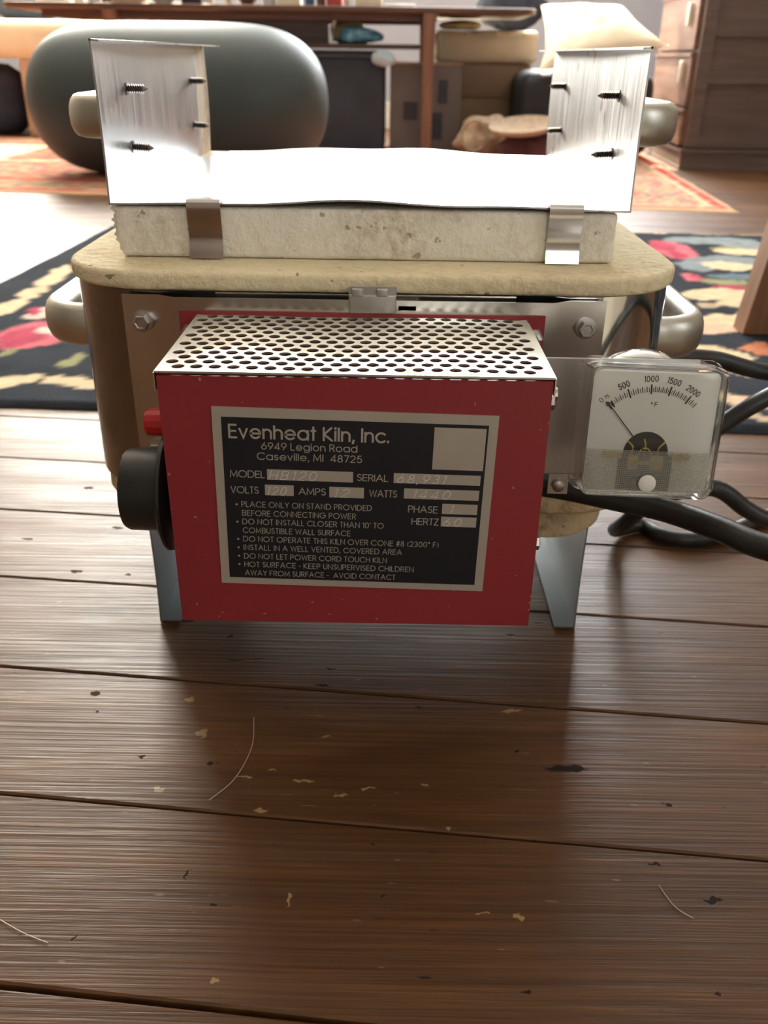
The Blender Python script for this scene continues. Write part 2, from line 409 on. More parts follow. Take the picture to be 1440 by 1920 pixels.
struct('floor', boards(), [M_FLOOR, M_DARKGAP])

M_WALL = plain('blue_grey_wall', (.42, .46, .55), .9, 0, .05, 5)
M_WALLW = plain('warm_plaster', (.20, .17, .135), .9, 0, .05, 5)
M_CEIL = plain('ceiling_white', (.78, .76, .72), .9)
M_FRAME = plain('window_paint', (.75, .74, .70), .5)
M_GLASS = M_CLEAR
def wall_y(name, y0, y1, holes, mat):
    bm = NB(); zs = sorted({0, CEIL, *[h[2] for h in holes], *[h[3] for h in holes]}); xs = sorted({LEFT_X-.12, RIGHT_X+.12, *[h[0] for h in holes], *[h[1] for h in holes]})
    for xa, xb in zip(xs, xs[1:]):
        for za, zb in zip(zs, zs[1:]):
            mx, mz = (xa+xb)/2, (za+zb)/2
            if any(h[0] < mx < h[1] and h[2] < mz < h[3] for h in holes): continue
            box(bm, xa, xb, y0, y1, za, zb)
    struct(name, bm, mat)
W_REAR_ADDED = (.35, 1.45, .9, 2.1)  # unseen rear opening, added for the front fill lamp
wall_y('wall_far', BACK_Y, BACK_Y+.12, [W_MID, W_LEFT], M_WALL)
wall_y('wall_rear', REAR_Y-.12, REAR_Y, [W_REAR_ADDED], M_WALLW)
bm = NB(); box(bm, LEFT_X-.12, LEFT_X, REAR_Y, BACK_Y, 0, CEIL); struct('wall_left', bm, M_WALLW)
bm = NB()
for a in ((REAR_Y, -1.15, 0, CEIL), (-.35, BACK_Y, 0, CEIL), (-1.15, -.35, 0, .85), (-1.15, -.35, 2.35, CEIL)): box(bm, RIGHT_X, RIGHT_X+.12, *a)
struct('wall_right', bm, M_WALLW)
bm = NB()
for a in ((-1.15, -1.105, .85, 2.35), (-.395, -.35, .85, 2.35), (-1.105, -.395, .85, .895), (-1.105, -.395, 2.305, 2.35)): box(bm, RIGHT_X+.015, RIGHT_X+.05, *a)
struct('window_4', bm, M_FRAME)  # unseen window added to put a bright band in the steel
bm = NB(); box(bm, LEFT_X-.12, RIGHT_X+.12, REAR_Y-.12, BACK_Y+.12, CEIL, CEIL+.1); struct('ceiling', bm, M_CEIL)
bm = NB(); box(bm, LEFT_X, RIGHT_X, BACK_Y-.02, BACK_Y, 0, .14); struct('baseboard_far', bm, M_FRAME)
for i, (w, ya) in enumerate(((W_MID, BACK_Y), (W_LEFT, BACK_Y), (W_REAR_ADDED, REAR_Y-.12))):  # the rear frame is an unseen addition around the fill lamp
    bm = NB(); t = .045
    for a in ((w[0], w[0]+t, w[2], w[3]), (w[1]-t, w[1], w[2], w[3]), (w[0]+t, w[1]-t, w[2], w[2]+t), (w[0]+t, w[1]-t, w[3]-t, w[3]), (w[0]+t, w[1]-t, (w[2]+w[3])/2-.02, (w[2]+w[3])/2+.02)):
        box(bm, a[0], a[1], ya+.015, ya+.05, a[2], a[3])
    struct('window_%d' % (i+1), bm, M_FRAME)
bm = NB(); box(bm, -1.5, -.6, REAR_Y-.0, REAR_Y+.04, 0, 2.05, 0, .004); o = struct('added_door', bm, wood('dark_door_wood', (.05, .025, .012), (.12, .06, .03), axis=2))  # unseen door added to give the steel dark stripes to mirror

# ------------------------------------------------------------------ sheet metal cradle (shared by lid frame and stand)
RX, RW, RY0, RY1 = -.0130, .1540, .5450, .8660
def cradle(zp, zt, th=.0011, bow=.004, lip=.0155):
    """plate at zp, two side walls running to zt, lips turned inward at zt"""
    bm = NB(); s = 1 if zt > zp else -1
    def plate(u, v):
        x = RX-RW+2*RW*u; y = RY0+(RY1-RY0)*v
        b = bow*s*(sin(pi*u)**2)*(.75+.35*v)+.0010*sin(u*17+v*3)*sin(pi*u)
        return (x, y, zp+b), (0, 0, 1)
    sheet(bm, plate, 40, 10, th)
    H = zt-zp
    for sd in (-1, 1):
        def wall(u, v):
            y = RY0+(RY1-RY0)*u
            bend = -.0022*sd*(sin(pi*v)*.6)*(.4+.6*u)
            return (RX+sd*RW+bend, y, zp+H*v), (sd, 0, 0)
        sheet(bm, wall, 12, 10, th if sd > 0 else th)
        def lipf(u, v):
            y = RY0+(RY1-RY0)*u
            w = lip*(1 if s < 0 else (.35+.65*min(1, u*2.2)))
            return (RX+sd*(RW-w*v), y, zt-s*(.0006 if s < 0 else .0004*v)), (0, 0, s)
        sheet(bm, lipf, 12, 2, th)
    recalc(bm); return bm
def screw_bm(base, d, L=.0125, r=.0026):
    bm = NB(); base = Vector(base); d = Vector(d).normalized()
    prof = [(r*1.45, -.0006), (r*1.45, .0008), (r*.72, .0010)]
    n = 7
    for k in range(n):
        h0 = .0012+(L-.0035)*k/n; st = (L-.0035)/n
        prof += [(r*.60, h0), (r*1.05, h0+st*.45), (r*.60, h0+st*.9)]
    prof += [(r*.6, L-.0024), (r*.12, L)]
    lathe(bm, prof, base, d, 12); recalc(bm); return bm
def handle_bm(x0, sd, ya, yb, zc, out=.044, h=.0128, t=.0068):
    """cast loop handle standing off a side wall"""
    bm = NB(); r = .03; pts = []
    ya2, yb2 = ya+t, yb-t; xo = out-t
    pts.append((0, ya2))
    for k in range(9):
        a = pi/2*k/8; pts.append((xo-r+r*sin(a), ya2+r-r*cos(a)))
    for k in range(9):
        a = pi/2*k/8; pts.append((xo-r+r*cos(a), yb2-r+r*sin(a)))
    pts.append((0, yb2))
    P = [(x0+sd*x, y, zc) for x, y in pts]
    n = len(P); rr = [1.0 for i in range(n)]
    tube(bm, P, rr, 16, ell=(t, h)); recalc(bm); return bm

# ------------------------------------------------------------------ kiln stand (under the kiln)
KC = (RX, .706)
stand = thing('kiln_stand', 'low folded sheet steel stand on the floorboards under the kiln', 'stand', (*KC, 0))
obj('metal_frame', cradle(.0862, .0006, bow=0), M_SHEET2, stand)
for x, d in ((RX+RW-.0010, (-1, 0, 0)), (RX-RW+.0012, (1, 0, 0))):
    obj('screw', screw_bm((x, .612, .052), d, .011), M_SCREW, stand)

# ------------------------------------------------------------------ kiln body
kiln = thing('kiln', 'small steel jacketed electric kiln with red control box on wooden floor', 'kiln', (*KC, .0868))
BX, BHW, BY0, BY1, BR = -.0110, .1855, .5070, .9030, .058
bcy, bhy = (BY0+BY1)/2, (BY1-BY0)/2
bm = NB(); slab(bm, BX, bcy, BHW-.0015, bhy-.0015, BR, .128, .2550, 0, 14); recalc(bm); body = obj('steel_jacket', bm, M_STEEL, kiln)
# top brick
def rough_slab(cx, cy, hx, hy, r, z0, z1, bev, amp, n=14, fr=60, seed=0, sub=True):
    bm = NB(); slab(bm, cx, cy, hx, hy, r, z0, z1, bev, n)
    bmesh.ops.subdivide_edges(bm, edges=[e for e in bm.edges if e.calc_length() > .012], cuts=10, use_grid_fill=False)
    for v in bm.verts:
        k = fbm(v.co.x*fr+seed, v.co.y*fr, v.co.z*fr)
        nrm = Vector((v.co.x-cx, v.co.y-cy, 0)).normalized()
        edge = min(1, max(0, 1-(hx+hy)/2*0)) 
        v.co += nrm*k*amp
    recalc(bm); return bm
obj('top_brick', rough_slab(BX, bcy, BHW+.001, bhy+.001, BR, .2553, .2660, .0032, .0006), M_LIDBRICK, kiln)
bm = rough_slab(BX, bcy, BHW-.004, bhy-.004, BR-.004, .112, .128, .004, .0006, seed=4)
obj('base_brick', bm, M_BOTBRICK, kiln)
bm = rough_slab(BX, bcy, BHW-.022, bhy-.018, BR-.012, .0871, .112, .003, .0006, seed=9)
obj('foot_brick', bm, M_BOTBRICK, kiln)
# side handles
for sd in (-1, 1):
    obj('handle', handle_bm(BX+sd*(BHW-.003), sd, .600, .795, .2065 if sd < 0 else .2035, .056, .0150, .0085), M_CAST, kiln)
# band clamp round the top of the jacket
bm = NB()
o1 = rrect(BX, bcy, BHW+.0000, bhy+.0000, BR, 14); o2 = rrect(BX, bcy, BHW-.0013, bhy-.0013, BR, 14)
front = [(x, y) for x, y in rrect(BX, bcy, BHW, bhy, BR, 14)]
fold(bm, [(.072, BY0-.0006, .2478), (-.1000, BY0-.0006, .2478)], (0, 0, .0076), .0009)
recalc(bm)
for k in range(9): box(bm, -.0560+k*.0034, -.0545+k*.0034, BY0-.0024, BY0-.0017, .2480, .2512, 1)
for k in range(16): box(bm, .0200+k*.0031, .0207+k*.0031, BY0-.0022, BY0-.0017, .2482, .2500, 1)
band = obj('clamp_band', bm, [M_CLIP, M_DARK], kiln)
bm = NB()
box(bm, -.0235, .0035, BY0-.0100, BY0-.0014, .2462, .2572, 0, .0012)
box(bm, .0035, .016, BY0-.0075, BY0-.0016, .2470, .2515, 0, .001)
for x in (-.0185, -.0045): box(bm, x-.0032, x+.0032, BY0-.0106, BY0-.006, .2562, .2604, 0, .0006)
box(bm, -.0235, .0035, BY0-.0076, BY0-.0064, .2572, .2612)
obj('clamp_housing', bm, M_GPLATE, band)
# hat section mounting bracket behind the control box
HX = -.0150
bm = NB()
prof = []
for sd in (-1, 1):
    q = [(HX+sd*.139, BY0-.0009), (HX+sd*.1185, BY0-.0009), (HX+sd*.1080, BY0-.0066)]
    prof += [(x, y, .140) for x, y in (q if sd < 0 else q[::-1])]
fold(bm, prof, (0, 0, .1135), -.0009); recalc(bm)
br = obj('mounting_bracket', bm, M_BRK, kiln)
for sd in (-1, 1):
    for z in (.2380, .158):
        bm = NB(); c = Vector((HX+sd*.1285, BY0-.0018, z))
        lathe(bm, [(.0062, 0), (.0062, .0010), (.0046, .0012)], c, (0, -1, 0), 24)
        lathe(bm, [(.0048, .0012), (.0048, .0045), (.0043, .0053), (.0034, .0053), (.0028, .0046)], c, (0, -1, 0), 6)
        recalc(bm); obj('hex_bolt', bm, M_BOLT, br, smooth=False)

# ------------------------------------------------------------------ control box
CX, CHW, CY0, CY1, CZ0, CZ1 = -.0159, .0925, .3934, .5005, .1065, .2432
bm = NB()
# red front cover with returned side walls, open inside
fold(bm, [(CX+CHW, CY1-.003, CZ0), (CX+CHW, CY0, CZ0), (CX-CHW, CY0, CZ0), (CX-CHW, CY1-.003, CZ0)], (0, 0, CZ1-CZ0), -.0012)
box(bm, CX-CHW+.0012, CX+CHW-.0012, CY0+.0012, CY1-.003, CZ0, CZ0+.0012)
box(bm, CX-.1045, CX+.1045, CY1-.0020, CY1-.0008, CZ0+.02, .2462)       # red back plate, wider than the box
recalc(bm); cbox = obj('control_box', bm, M_RED, kiln, smooth=False)
bm = NB(); box(bm, CX-CHW+.0014, CX+CHW-.0014, CY0+.0014, CY1-.008, CZ0+.0014, CZ1-.02); obj('inner_liner', bm, M_DARK, cbox, smooth=False)
for sd in (-1, 1):
    bm = NB(); c = Vector((CX+sd*.0985, CY1-.0021, .2335))
    lathe(bm, [(.0058, 0), (.0058, .0009), (.0046, .0010), (.0046, .0040), (.0026, .0052)], c, (0, -1, 0), 6); recalc(bm)
    obj('hex_bolt', bm, M_BOLT, cbox, smooth=False)
# perforated top grille with real holes
def grille():
    from mathutils.geometry import delaunay_2d_cdt
    x0, x1, y0, y1 = CX-CHW-.0006, CX+CHW+.0006, CY0-.0008, CY1-.0022
    pts = [(x0, y0), (x1, y0), (x1, y1-.004), (x1-.004, y1), (x0+.004, y1), (x0, y1-.004)]
    edges = [(i, (i+1) % 6) for i in range(6)]; cen = []
    p = .0087; rh = .00305; N = 14; row = 0
    y = y0+.0068
    while y < y1-.0035:
        x = x0+(.0055 if row % 2 else .0098)
        while x < x1-.004:
            cen.append((x, y)); b = len(pts)
            for k in range(N): pts.append((x+rh*cos(2*pi*k/N), y+rh*sin(2*pi*k/N)))
            edges += [(b+k, b+(k+1) % N) for k in range(N)]
            x += p
        y += .00745; row += 1
    vs, es, fs, *_ = delaunay_2d_cdt([Vector(q) for q in pts], edges, [], 1, 1e-7)
    bm = NB(); zt = .2456
    V = [bm.verts.new((v.x, v.y, zt)) for v in vs]
    for f in fs:
        cx = sum(vs[i].x for i in f)/len(f); cy = sum(vs[i].y for i in f)/len(f)
        if any((cx-a)**2+(cy-b)**2 < (rh*.97)**2 for a, b in cen): continue
        face(bm, [V[i] for i in f])
    loose = [v for v in bm.verts if not v.link_faces]; bmesh.ops.delete(bm, geom=loose, context='VERTS')
    for v in bm.verts:                       # rolled down far edge, faint waviness
        d = max(0, v.co.y-(y1-.006)); v.co.z -= d*d*55
        v.co.z += .0003*sin(v.co.x*55)
    r = bmesh.ops.extrude_face_region(bm, geom=bm.faces[:])
    bmesh.ops.translate(bm, verts=[g for g in r['geom'] if isinstance(g, bmesh.types.BMVert)], vec=(0, 0, -.0010))
    recalc(bm); 
    fold(bm, [(x0, y0, .2360), (x0, y0, .2448)], (0, y1-y0-.010, 0), -.0006)
    fold(bm, [(x1, y0, .2360), (x1, y0, .2448)], (0, y1-y0-.010, 0), .0006)
    return bm
obj('perforated_grille', grille(), M_GRILLE, cbox, smooth=False)

# ------------------------------------------------------------------ stroke lettering
def A_(cx, cy, rx, ry, a0, a1, n=10):
    return [(cx+rx*cos(radians(a0+(a1-a0)*k/n)), cy+ry*sin(radians(a0+(a1-a0)*k/n))) for k in range(n+1)]
X = .72
G = {
 'A': (.82, [[(0, 0), (.41, 1), (.82, 0)], [(.15, .34), (.67, .34)]]),
 'B': (.58, [[(0, 0), (0, 1), (.30, 1)]+A_(.30, .76, .24, .24, 90, -90)+[(0, .52)], [(.30, .52)]+A_(.32, .26, .26, .26, 90, -90)+[(0, 0)]]),
 'C': (.88, [A_(.5, .5, .5, .5, 42, 318, 20)]),
 'D': (.76, [[(0, 0), (0, 1), (.26, 1)]+A_(.26, .5, .5, .5, 90, -90, 14)+[(0, 0)]]),
 'E': (.50, [[(.5, 1), (0, 1), (0, 0), (.5, 0)], [(0, .52), (.46, .52)]]),
 'F': (.47, [[(.47, 1), (0, 1), (0, 0)], [(0, .52), (.42, .52)]]),
 'G': (.98, [A_(.5, .5, .5, .5, 45, 360, 22)+[(.55, .5)]]),
 'H': (.64, [[(0, 0), (0, 1)], [(.64, 0), (.64, 1)], [(0, .52), (.64, .52)]]),
 'I': (.0, [[(0, 0), (0, 1)]]),
 'K': (.60, [[(0, 0), (0, 1)], [(.55, 1), (.02, .48), (.60, 0)]]),
 'L': (.42, [[(0, 1), (0, 0), (.42, 0)]]),
 'M': (.86, [[(0, 0), (.06, 1), (.43, .15), (.80, 1), (.86, 0)]]),
 'N': (.68, [[(0, 0), (0, 1), (.68, 0), (.68, 1)]]),
 'O': (1., [A_(.5, .5, .5, .5, 0, 360, 26)]),
 'P': (.54, [[(0, 0), (0, 1), (.27, 1)]+A_(.27, .73, .27, .27, 90, -90)+[(0, .46)]]),
 'R': (.56, [[(0, 0), (0, 1), (.28, 1)]+A_(.28, .74, .26, .26, 90, -90)+[(0, .48)], [(.28, .48), (.56, 0)]]),
 'S': (.50, [A_(.25, .76, .22, .24, 30, 270, 12)+A_(.25, .27, .25, .25, 90, -150, 12)]),
 'T': (.46, [[(0, 1), (.46, 1)], [(.23, 0), (.23, 1)]]),
 'U': (.62, [[(0, 1), (0, .31)]+A_(.31, .31, .31, .31, 180, 360, 12)+[(.62, 1)]]),
 'V': (.68, [[(0, 1), (.34, 0), (.68, 1)]]),
 'W': (1.02, [[(0, 1), (.25, 0), (.51, .92), (.77, 0), (1.02, 1)]]),
 'Y': (.62, [[(0, 1), (.31, .44), (.62, 1)], [(.31, .44), (.31, 0)]]),
 'Z': (.50, [[(0, 1), (.5, 1), (0, 0), (.5, 0)]]),
 'a': (.70, [A_(.36, .36, .36, .36, 0, 360, 22), [(.70, 0), (.70, X)]]),
 'c': (.62, [A_(.36, .36, .36, .36, 45, 315, 16)]),
 'd': (.70, [A_(.36, .36, .36, .36, 0, 360, 22), [(.70, 0), (.70, 1)]]),
 'e': (.70, [[(.02, .36), (.70, .36)]+A_(.36, .36, .345, .36, 0, 322, 18)]),
 'g': (.70, [A_(.36, .36, .36, .36, 0, 360, 22), [(.70, X), (.70, 0)]+A_(.37, 0, .33, .30, 0, -150, 10)]),
 'h': (.54, [[(0, 0), (0, 1)], [(0, .42)]+A_(.27, .43, .27, .28, 180, 0, 10)+[(.54, 0)]]),
 'i': (.0, [[(0, 0), (0, X)], [(0, .92), (0, 1.02)]]),
 'l': (.0, [[(0, 0), (0, 1)]]),
 'n': (.54, [[(0, 0), (0, X)], [(0, .42)]+A_(.27, .43, .27, .28, 180, 0, 10)+[(.54, 0)]]),
 'o': (.70, [A_(.35, .36, .35, .36, 0, 360, 22)]),
 's': (.42, [A_(.21, .54, .18, .17, 30, 270, 9)+A_(.21, .19, .21, .19, 90, -150, 9)]),
 't': (.30, [[(.15, 0), (.15, 1)], [(0, X), (.30, X)]]),
 'v': (.54, [[(0, X), (.27, 0), (.54, X)]]),
 '0': (.58, [A_(.29, .5, .29, .5, 0, 360, 22)]),
 '1': (.16, [[(0, .86), (.16, 1), (.16, 0)]]),
 '2': (.54, [A_(.27, .72, .27, .28, 165, -35, 12)+[(0, 0), (.54, 0)]]),
 '3': (.52, [A_(.25, .76, .22, .24, 150, -90, 10), A_(.25, .27, .27, .26, 90, -150, 10)]),
 '4': (.60, [[(.46, 0), (.46, 1), (0, .24), (.60, .24)]]),
 '5': (.54, [[(.48, 1), (.12, 1), (.06, .56)]+A_(.27, .32, .27, .32, 120, -150, 12)]),
 '6': (.58, [[(.40, 1), (.06, .46)], A_(.29, .31, .29, .31, 0, 360, 18)]),
 '7': (.50, [[(0, 1), (.5, 1), (.16, 0)]]),
 '8': (.54, [A_(.27, .76, .21, .24, 0, 360, 16), A_(.27, .26, .27, .26, 0, 360, 16)]),
 '9': (.58, [[(.18, 0), (.52, .54)], A_(.29, .69, .29, .31, 0, 360, 18)]),
 ',': (.06, [[(.06, .08), (0, -.16)]]), '.': (.02, [[(0, 0), (0, .10)]]), '-': (.22, [[(0, .4), (.22, .4)]]),
 '#': (.55, [[(.12, 0), (.24, 1)], [(.34, 0), (.46, 1)], [(.02, .34), (.5, .34)], [(.06, .68), (.55, .68)]]),
 '(': (.18, [A_(.42, .45, .40, .62, 140, 220, 8)]), ')': (.18, [A_(-.24, .45, .40, .62, 40, -40, 8)]),
 '*': (.26, [A_(.13, .86, .12, .13, 0, 360, 12)]), "'": (.0, [[(0, .78), (0, 1)]]), ' ': (.12, []),
}
def layout(txt, gap=.2):
    x = 0; out = []
    for ch in txt:
        w, st = G[ch]; out += [[(x+a, b) for a, b in s] for s in st]; x += w+gap
    return out, x-gap
LIFT = [0]
def stroke(bm, pts, w, P, mi):
    """flat ribbon along 2D pts, width w; P maps 2D to 3D; crossing ribbons lie a hair apart"""
    a0, a1, a2 = (Vector(P(*q)) for q in ((0, 0), (1, 0), (0, 1))); nrm = (a1-a0).cross(a2-a0).normalized()
    LIFT[0] = (LIFT[0]+1) % 4; lift = nrm*(LIFT[0]*2.2e-5); P_ = P
    P = lambda x, y: Vector(P_(x, y))+lift
    pts = [p for i, p in enumerate(pts) if i == 0 or hypot(p[0]-pts[i-1][0], p[1]-pts[i-1][1]) > 1e-7]
    if len(pts) < 2: return
    L = []; R = []; n = len(pts); loop = hypot(pts[0][0]-pts[-1][0], pts[0][1]-pts[-1][1]) < 1e-6
    for i, p in enumerate(pts):
        a = pts[i-1] if i > 0 else (pts[-2] if loop else None); b = pts[i+1] if i < n-1 else (pts[1] if loop else None)
        def nn(q, r):
            dx, dy = r[0]-q[0], r[1]-q[1]; l = hypot(dx, dy) or 1; return (-dy/l, dx/l)
        n0 = nn(a, p) if a else nn(p, b); n1 = nn(p, b) if b else n0
        mx, my = n0[0]+n1[0], n0[1]+n1[1]; l = hypot(mx, my) or 1; mx /= l; my /= l
        k = 1/max(.45, mx*n0[0]+my*n0[1]); ex = (0, 0)
        if not loop and i in (0, n-1):
            d = nn(pts[0], pts[1]) if i == 0 else nn(pts[-2], pts[-1]); sgn = -1 if i == 0 else 1
            ex = (d[1]*sgn*w*.35, -d[0]*sgn*w*.35)
        L.append(bm.verts.new(P(p[0]+ex[0]+mx*w/2*k, p[1]+ex[1]+my*w/2*k))); R.append(bm.verts.new(P(p[0]+ex[0]-mx*w/2*k, p[1]+ex[1]-my*w/2*k)))
    for i in range(n-1): face(bm, (L[i], R[i], R[i+1], L[i+1]), mi)
def text(bm, txt, x0, x1, yb, h, w, P, mi, slant=0, gap=.2):
    st, W = layout(txt, gap); k = (x1-x0)/W if W else 1
    for s in st: stroke(bm, [(x0+a*k+slant*b*h, yb+b*h) for a, b in s], w, P, mi)

# ------------------------------------------------------------------ name plate
PL = Vector((-.0165, CY0, .1784)); pw, ph = .1363, .0977; pa = radians(-1.1)
def PP(d):
    def f(x, y):                              # millimetres from the plate's top left corner
        a, b = x/1000-pw/2, y/1000+ph/2
        return (PL.x+a*cos(pa)-b*sin(pa), PL.y-d, PL.z+a*sin(pa)+b*cos(pa))
    return f
bm = NB()
def prect(x0, y0, x1, y1, d, mi):
    P = PP(d); face(bm, [bm.verts.new(P(*q)) for q in ((x0, y1), (x1, y1), (x1, y0), (x0, y0))], mi)
P1 = PP(.0007); P0 = PP(.0000)
c = [(0, -ph*1000), (pw*1000, -ph*1000), (pw*1000, 0), (0, 0)]
loft(bm, [[P0(*q) for q in c], [P1(*q) for q in c]], 0)
recalc(bm)
prect(4.4, -4.9, 131.8, -93.9, .00085, 1)
for q in ((25.45, -31.4, 67.6, -37.1), (87.5, -31.2, 130, -36.6), (24.2, -39.8, 38.4, -45.6), (56, -39.8, 73.1, -45.6), (92.9, -39.3, 130, -44.9), (112.2, -47.1, 129.8, -52.8), (112.1, -54.3, 129.8, -59.9), (106, -6.6, 130.8, -28.6)):
    prect(*q, .00100, 0)
PT = PP(.00105)
for t, a, b, y, h in (("Evenheat Kiln, Inc.", 8.0, 84.2, -15.23, 6.5),):
    text(bm, t, a, b, y, h, 1.02, PT, 0, gap=.24)
for t, a, b, y, h in (("6949 Legion Road", 23.3, 69.2, -20.87, 3.5), ("Caseville, MI  48725", 21, 71.6, -26.32, 3.5)): text(bm, t, a, b, y, h, .46, PT, 0, gap=.24)
for t, a, b, y, h in (("MODEL", 7.5, 24.2, -36.1, 3.5), ("SERIAL", 69.7, 84.6, -35.92, 3.4), ("VOLTS", 7.4, 20.9, -44.77, 3.5), ("AMPS", 41, 54.1, -44.52, 3.5), ("WATTS", 75.9, 89.3, -44.39, 3.5), ("PHASE", 95.5, 109.9, -52.37, 3.5), ("HERTZ", 97.5, 110.7, -59.23, 3.5)):
    text(bm, t, a, b, y, h, .46, PT, 0)
for t, a, b, y, h in (("PLACE ONLY ON STAND PROVIDED", 12.4, 77.1, -52.35, 2.9), ("BEFORE CONNECTING POWER", 12.5, 69.2, -57.35, 2.9), ("DO NOT INSTALL CLOSER THAN 10' TO", 12.5, 83.3, -62.16, 2.9), ("COMBUSTIBLE WALL SURFACE", 12.5, 66.6, -67.13, 2.9), ("DO NOT OPERATE THIS KILN OVER CONE #8 (2300* F)", 12.5, 111.6, -72.09, 2.9), ("INSTALL IN A WELL VENTED, COVERED AREA", 12.5, 93.1, -77.07, 2.9), ("DO NOT LET POWER CORD TOUCH KILN", 12.5, 85.6, -82.19, 2.9), ("HOT SURFACE - KEEP UNSUPERVISED CHILDREN", 12.5, 99.6, -87.11, 2.9), ("AWAY FROM SURFACE -  AVOID CONTACT", 12.6, 90.3, -92.18, 2.9)):
    text(bm, t, a, b, y, h, .36, PT, 0, gap=.26)
for y in (-51.2, -61.0, -70.9, -75.8, -80.8, -85.7):
    stroke(bm, [(9.8+.32*cos(a*pi/4), y+.32*sin(a*pi/4)) for a in range(9)], .5, PT, 0)
PH = PP(.0012)
for t, a, b, y, h in (("HB120", 26.3, 49, -36.7, 4.6), ("68,931", 89, 112, -36.2, 4.4), ("120", 25, 34, -45.3, 4.4), ("12", 58, 65, -45.2, 4.4), ("1440", 97, 115, -44.5, 4.4), ("1", 116, 116.6, -52.3, 4.4), ("60", 113, 121.5, -59.4, 4.0)):
    text(bm, t, a, b, y, h, .34, PH, 2, slant=.3, gap=.4)
obj('name_plate', bm, [M_PLATE, M_BLACK, M_HAND], cbox, smooth=False)

# ------------------------------------------------------------------ switch knob and pilot lamp on the box's left side
LX = CX-CHW
bm = NB(); kc = Vector((LX, .4370, .1630)); ax = (-1, 0, 0)
lathe(bm, [(.008, .0002), (.008, .0090)], kc, ax, 20)
lathe(bm, [(.0325, .0085), (.0335, .0090), (.0335, .0105), (.0320, .0118), (.0245, .0122)], kc, ax, 48)
lathe(bm, [(.0236, .0122), (.0232, .0135), (.0226, .0315), (.0214, .0338), (.0192, .0345), (.0190, .0337), (.0, .0337)], kc, ax, 48)
box(bm, LX-.0347, LX-.0325, kc.y-.0025, kc.y+.0025, kc.z+.004, kc.z+.0205)
recalc(bm); kn = obj('switch_knob', bm, M_KNOB, cbox)
bm = NB(); lc = Vector((LX, .4420, .2005))
lathe(bm, [(.0085, .0002), (.0085, .0040)], lc, ax, 24)
recalc(bm); pl = obj('pilot_lamp', bm, M_TIN, cbox)
bm = NB(); lathe(bm, [(.0076, .0040), (.0077, .0080), (.0074, .0195), (.0066, .0210), (.004, .0215)], lc, ax, 14)
recalc(bm); obj('lamp_lens', bm, M_LENS, cbox, smooth=False)
# small hardware at the right hand side of the box
bm = NB()
c = Vector((CX+CHW+.0004, .4085, .2275)); lathe(bm, [(.0040, 0), (.0040, .0034), (.0030, .0040)], c, (1, 0, 0), 6)
lathe(bm, [(.0036, 0), (.0036, .0060), (.0028, .0066)], (CX+CHW+.0004, .4160, .2290), (1, 0, 0), 12)
recalc(bm); obj('hex_bolt', bm, M_BOLT, cbox, smooth=False)
bm = NB(); c = Vector((CX+CHW+.0004, .4120, .1475)); lathe(bm, [(.0042, 0), (.0042, .0040), (.0030, .0046)], c, (1, 0, 0), 6)
recalc(bm); obj('hex_bolt', bm, M_BOLT, cbox, smooth=False)

# ------------------------------------------------------------------ pyrometer
gt = radians(10); gr = radians(-1.6)
g0 = Vector((.1265, .402, .218)); gu = Vector((1, 0, 0)); gv = Vector((0, sin(gt), cos(gt))); gn = Vector((0, -cos(gt), sin(gt)))
gu, gv = gu*cos(gr)+gv*sin(gr), gv*cos(gr)-gu*sin(gr)
g0 = g0+Vector((1, 0, 0))*.0027-gv*.0035
def GP(d): return lambda x, y: g0+gu*(x/1000)+gv*(y/1000)+gn*(d/1000)
def gslab(bm, x0, x1, y0, y1, d0, d1, r=2., mi=0, bev=0, n=6):
    cx, cy, hx, hy = (x0+x1)/2, (y0+y1)/2, (x1-x0)/2, (y1-y0)/2
    if bev: R = [(bev*(1-sin(pi/2*k/4)), d0+bev*(1-cos(pi/2*k/4))) for k in range(5)]+[(bev*(1-cos(pi/2*k/4)), d1-bev*(1-sin(pi/2*k/4))) for k in range(5)]
    else: R = [(0, d0), (0, d1)]
    loft(bm, [[GP(d)(*q) for q in rrect(cx, cy, hx-i, hy-i, max(.2, r-i), n)] for i, d in R], mi)
# bracket plate fixed to the box
bm = NB(); box(bm, CX+CHW+.0006, .160, .4405, .4418, .1745, .2400, 0, .0004)
recalc(bm); plate = obj('gauge_bracket', bm, M_GPLATE, kiln, smooth=False)
bm = NB(); lathe(bm, [(.0035, 0), (.0035, .0022), (.002, .003)], (.094, .4405, .1680), (0, -1, 0), 12)
box(bm, .0885, .0995, .4405, .4418, .1625, .1745); recalc(bm); obj('rivet_tab', bm, M_BOLT, plate)
bm = NB(); gauge_root = None
# clear case: front pane, rim, and stepped back flange
def ring_wall(bm, x0, x1, y0, y1, d0, d1, r, t, mi=0):
    cx, cy, hx, hy = (x0+x1)/2, (y0+y1)/2, (x1-x0)/2, (y1-y0)/2
    O = rrect(cx, cy, hx, hy, r, 8); I = rrect(cx, cy, hx-t, hy-t, max(.3, r-t), 8)
    a = [[bm.verts.new(GP(d)(*q)) for q in S] for S, d in ((O, d0), (O, d1), (I, d1), (I, d0))]
    n = len(O)
    for k in range(4):
        A, B = a[k], a[(k+1) % 4]
        for i in range(n): face(bm, (A[i], A[(i+1) % n], B[(i+1) % n], B[i]), mi)
gslab(bm, -32.2, 32.2, -31.2, 31.2, .0, 1.6, 5.2, 0, .6, 8)
ring_wall(bm, -33.2, 33.2, -32.2, 33.4, -11.5, -.3, 6, 1.5)
ring_wall(bm, -36.0, 34.2, -32.6, 35.0, -16.0, -11.6, 6.5, 3.)
recalc(bm); case = obj('gauge_case', bm, M_CLEAR, kiln, auto=30)
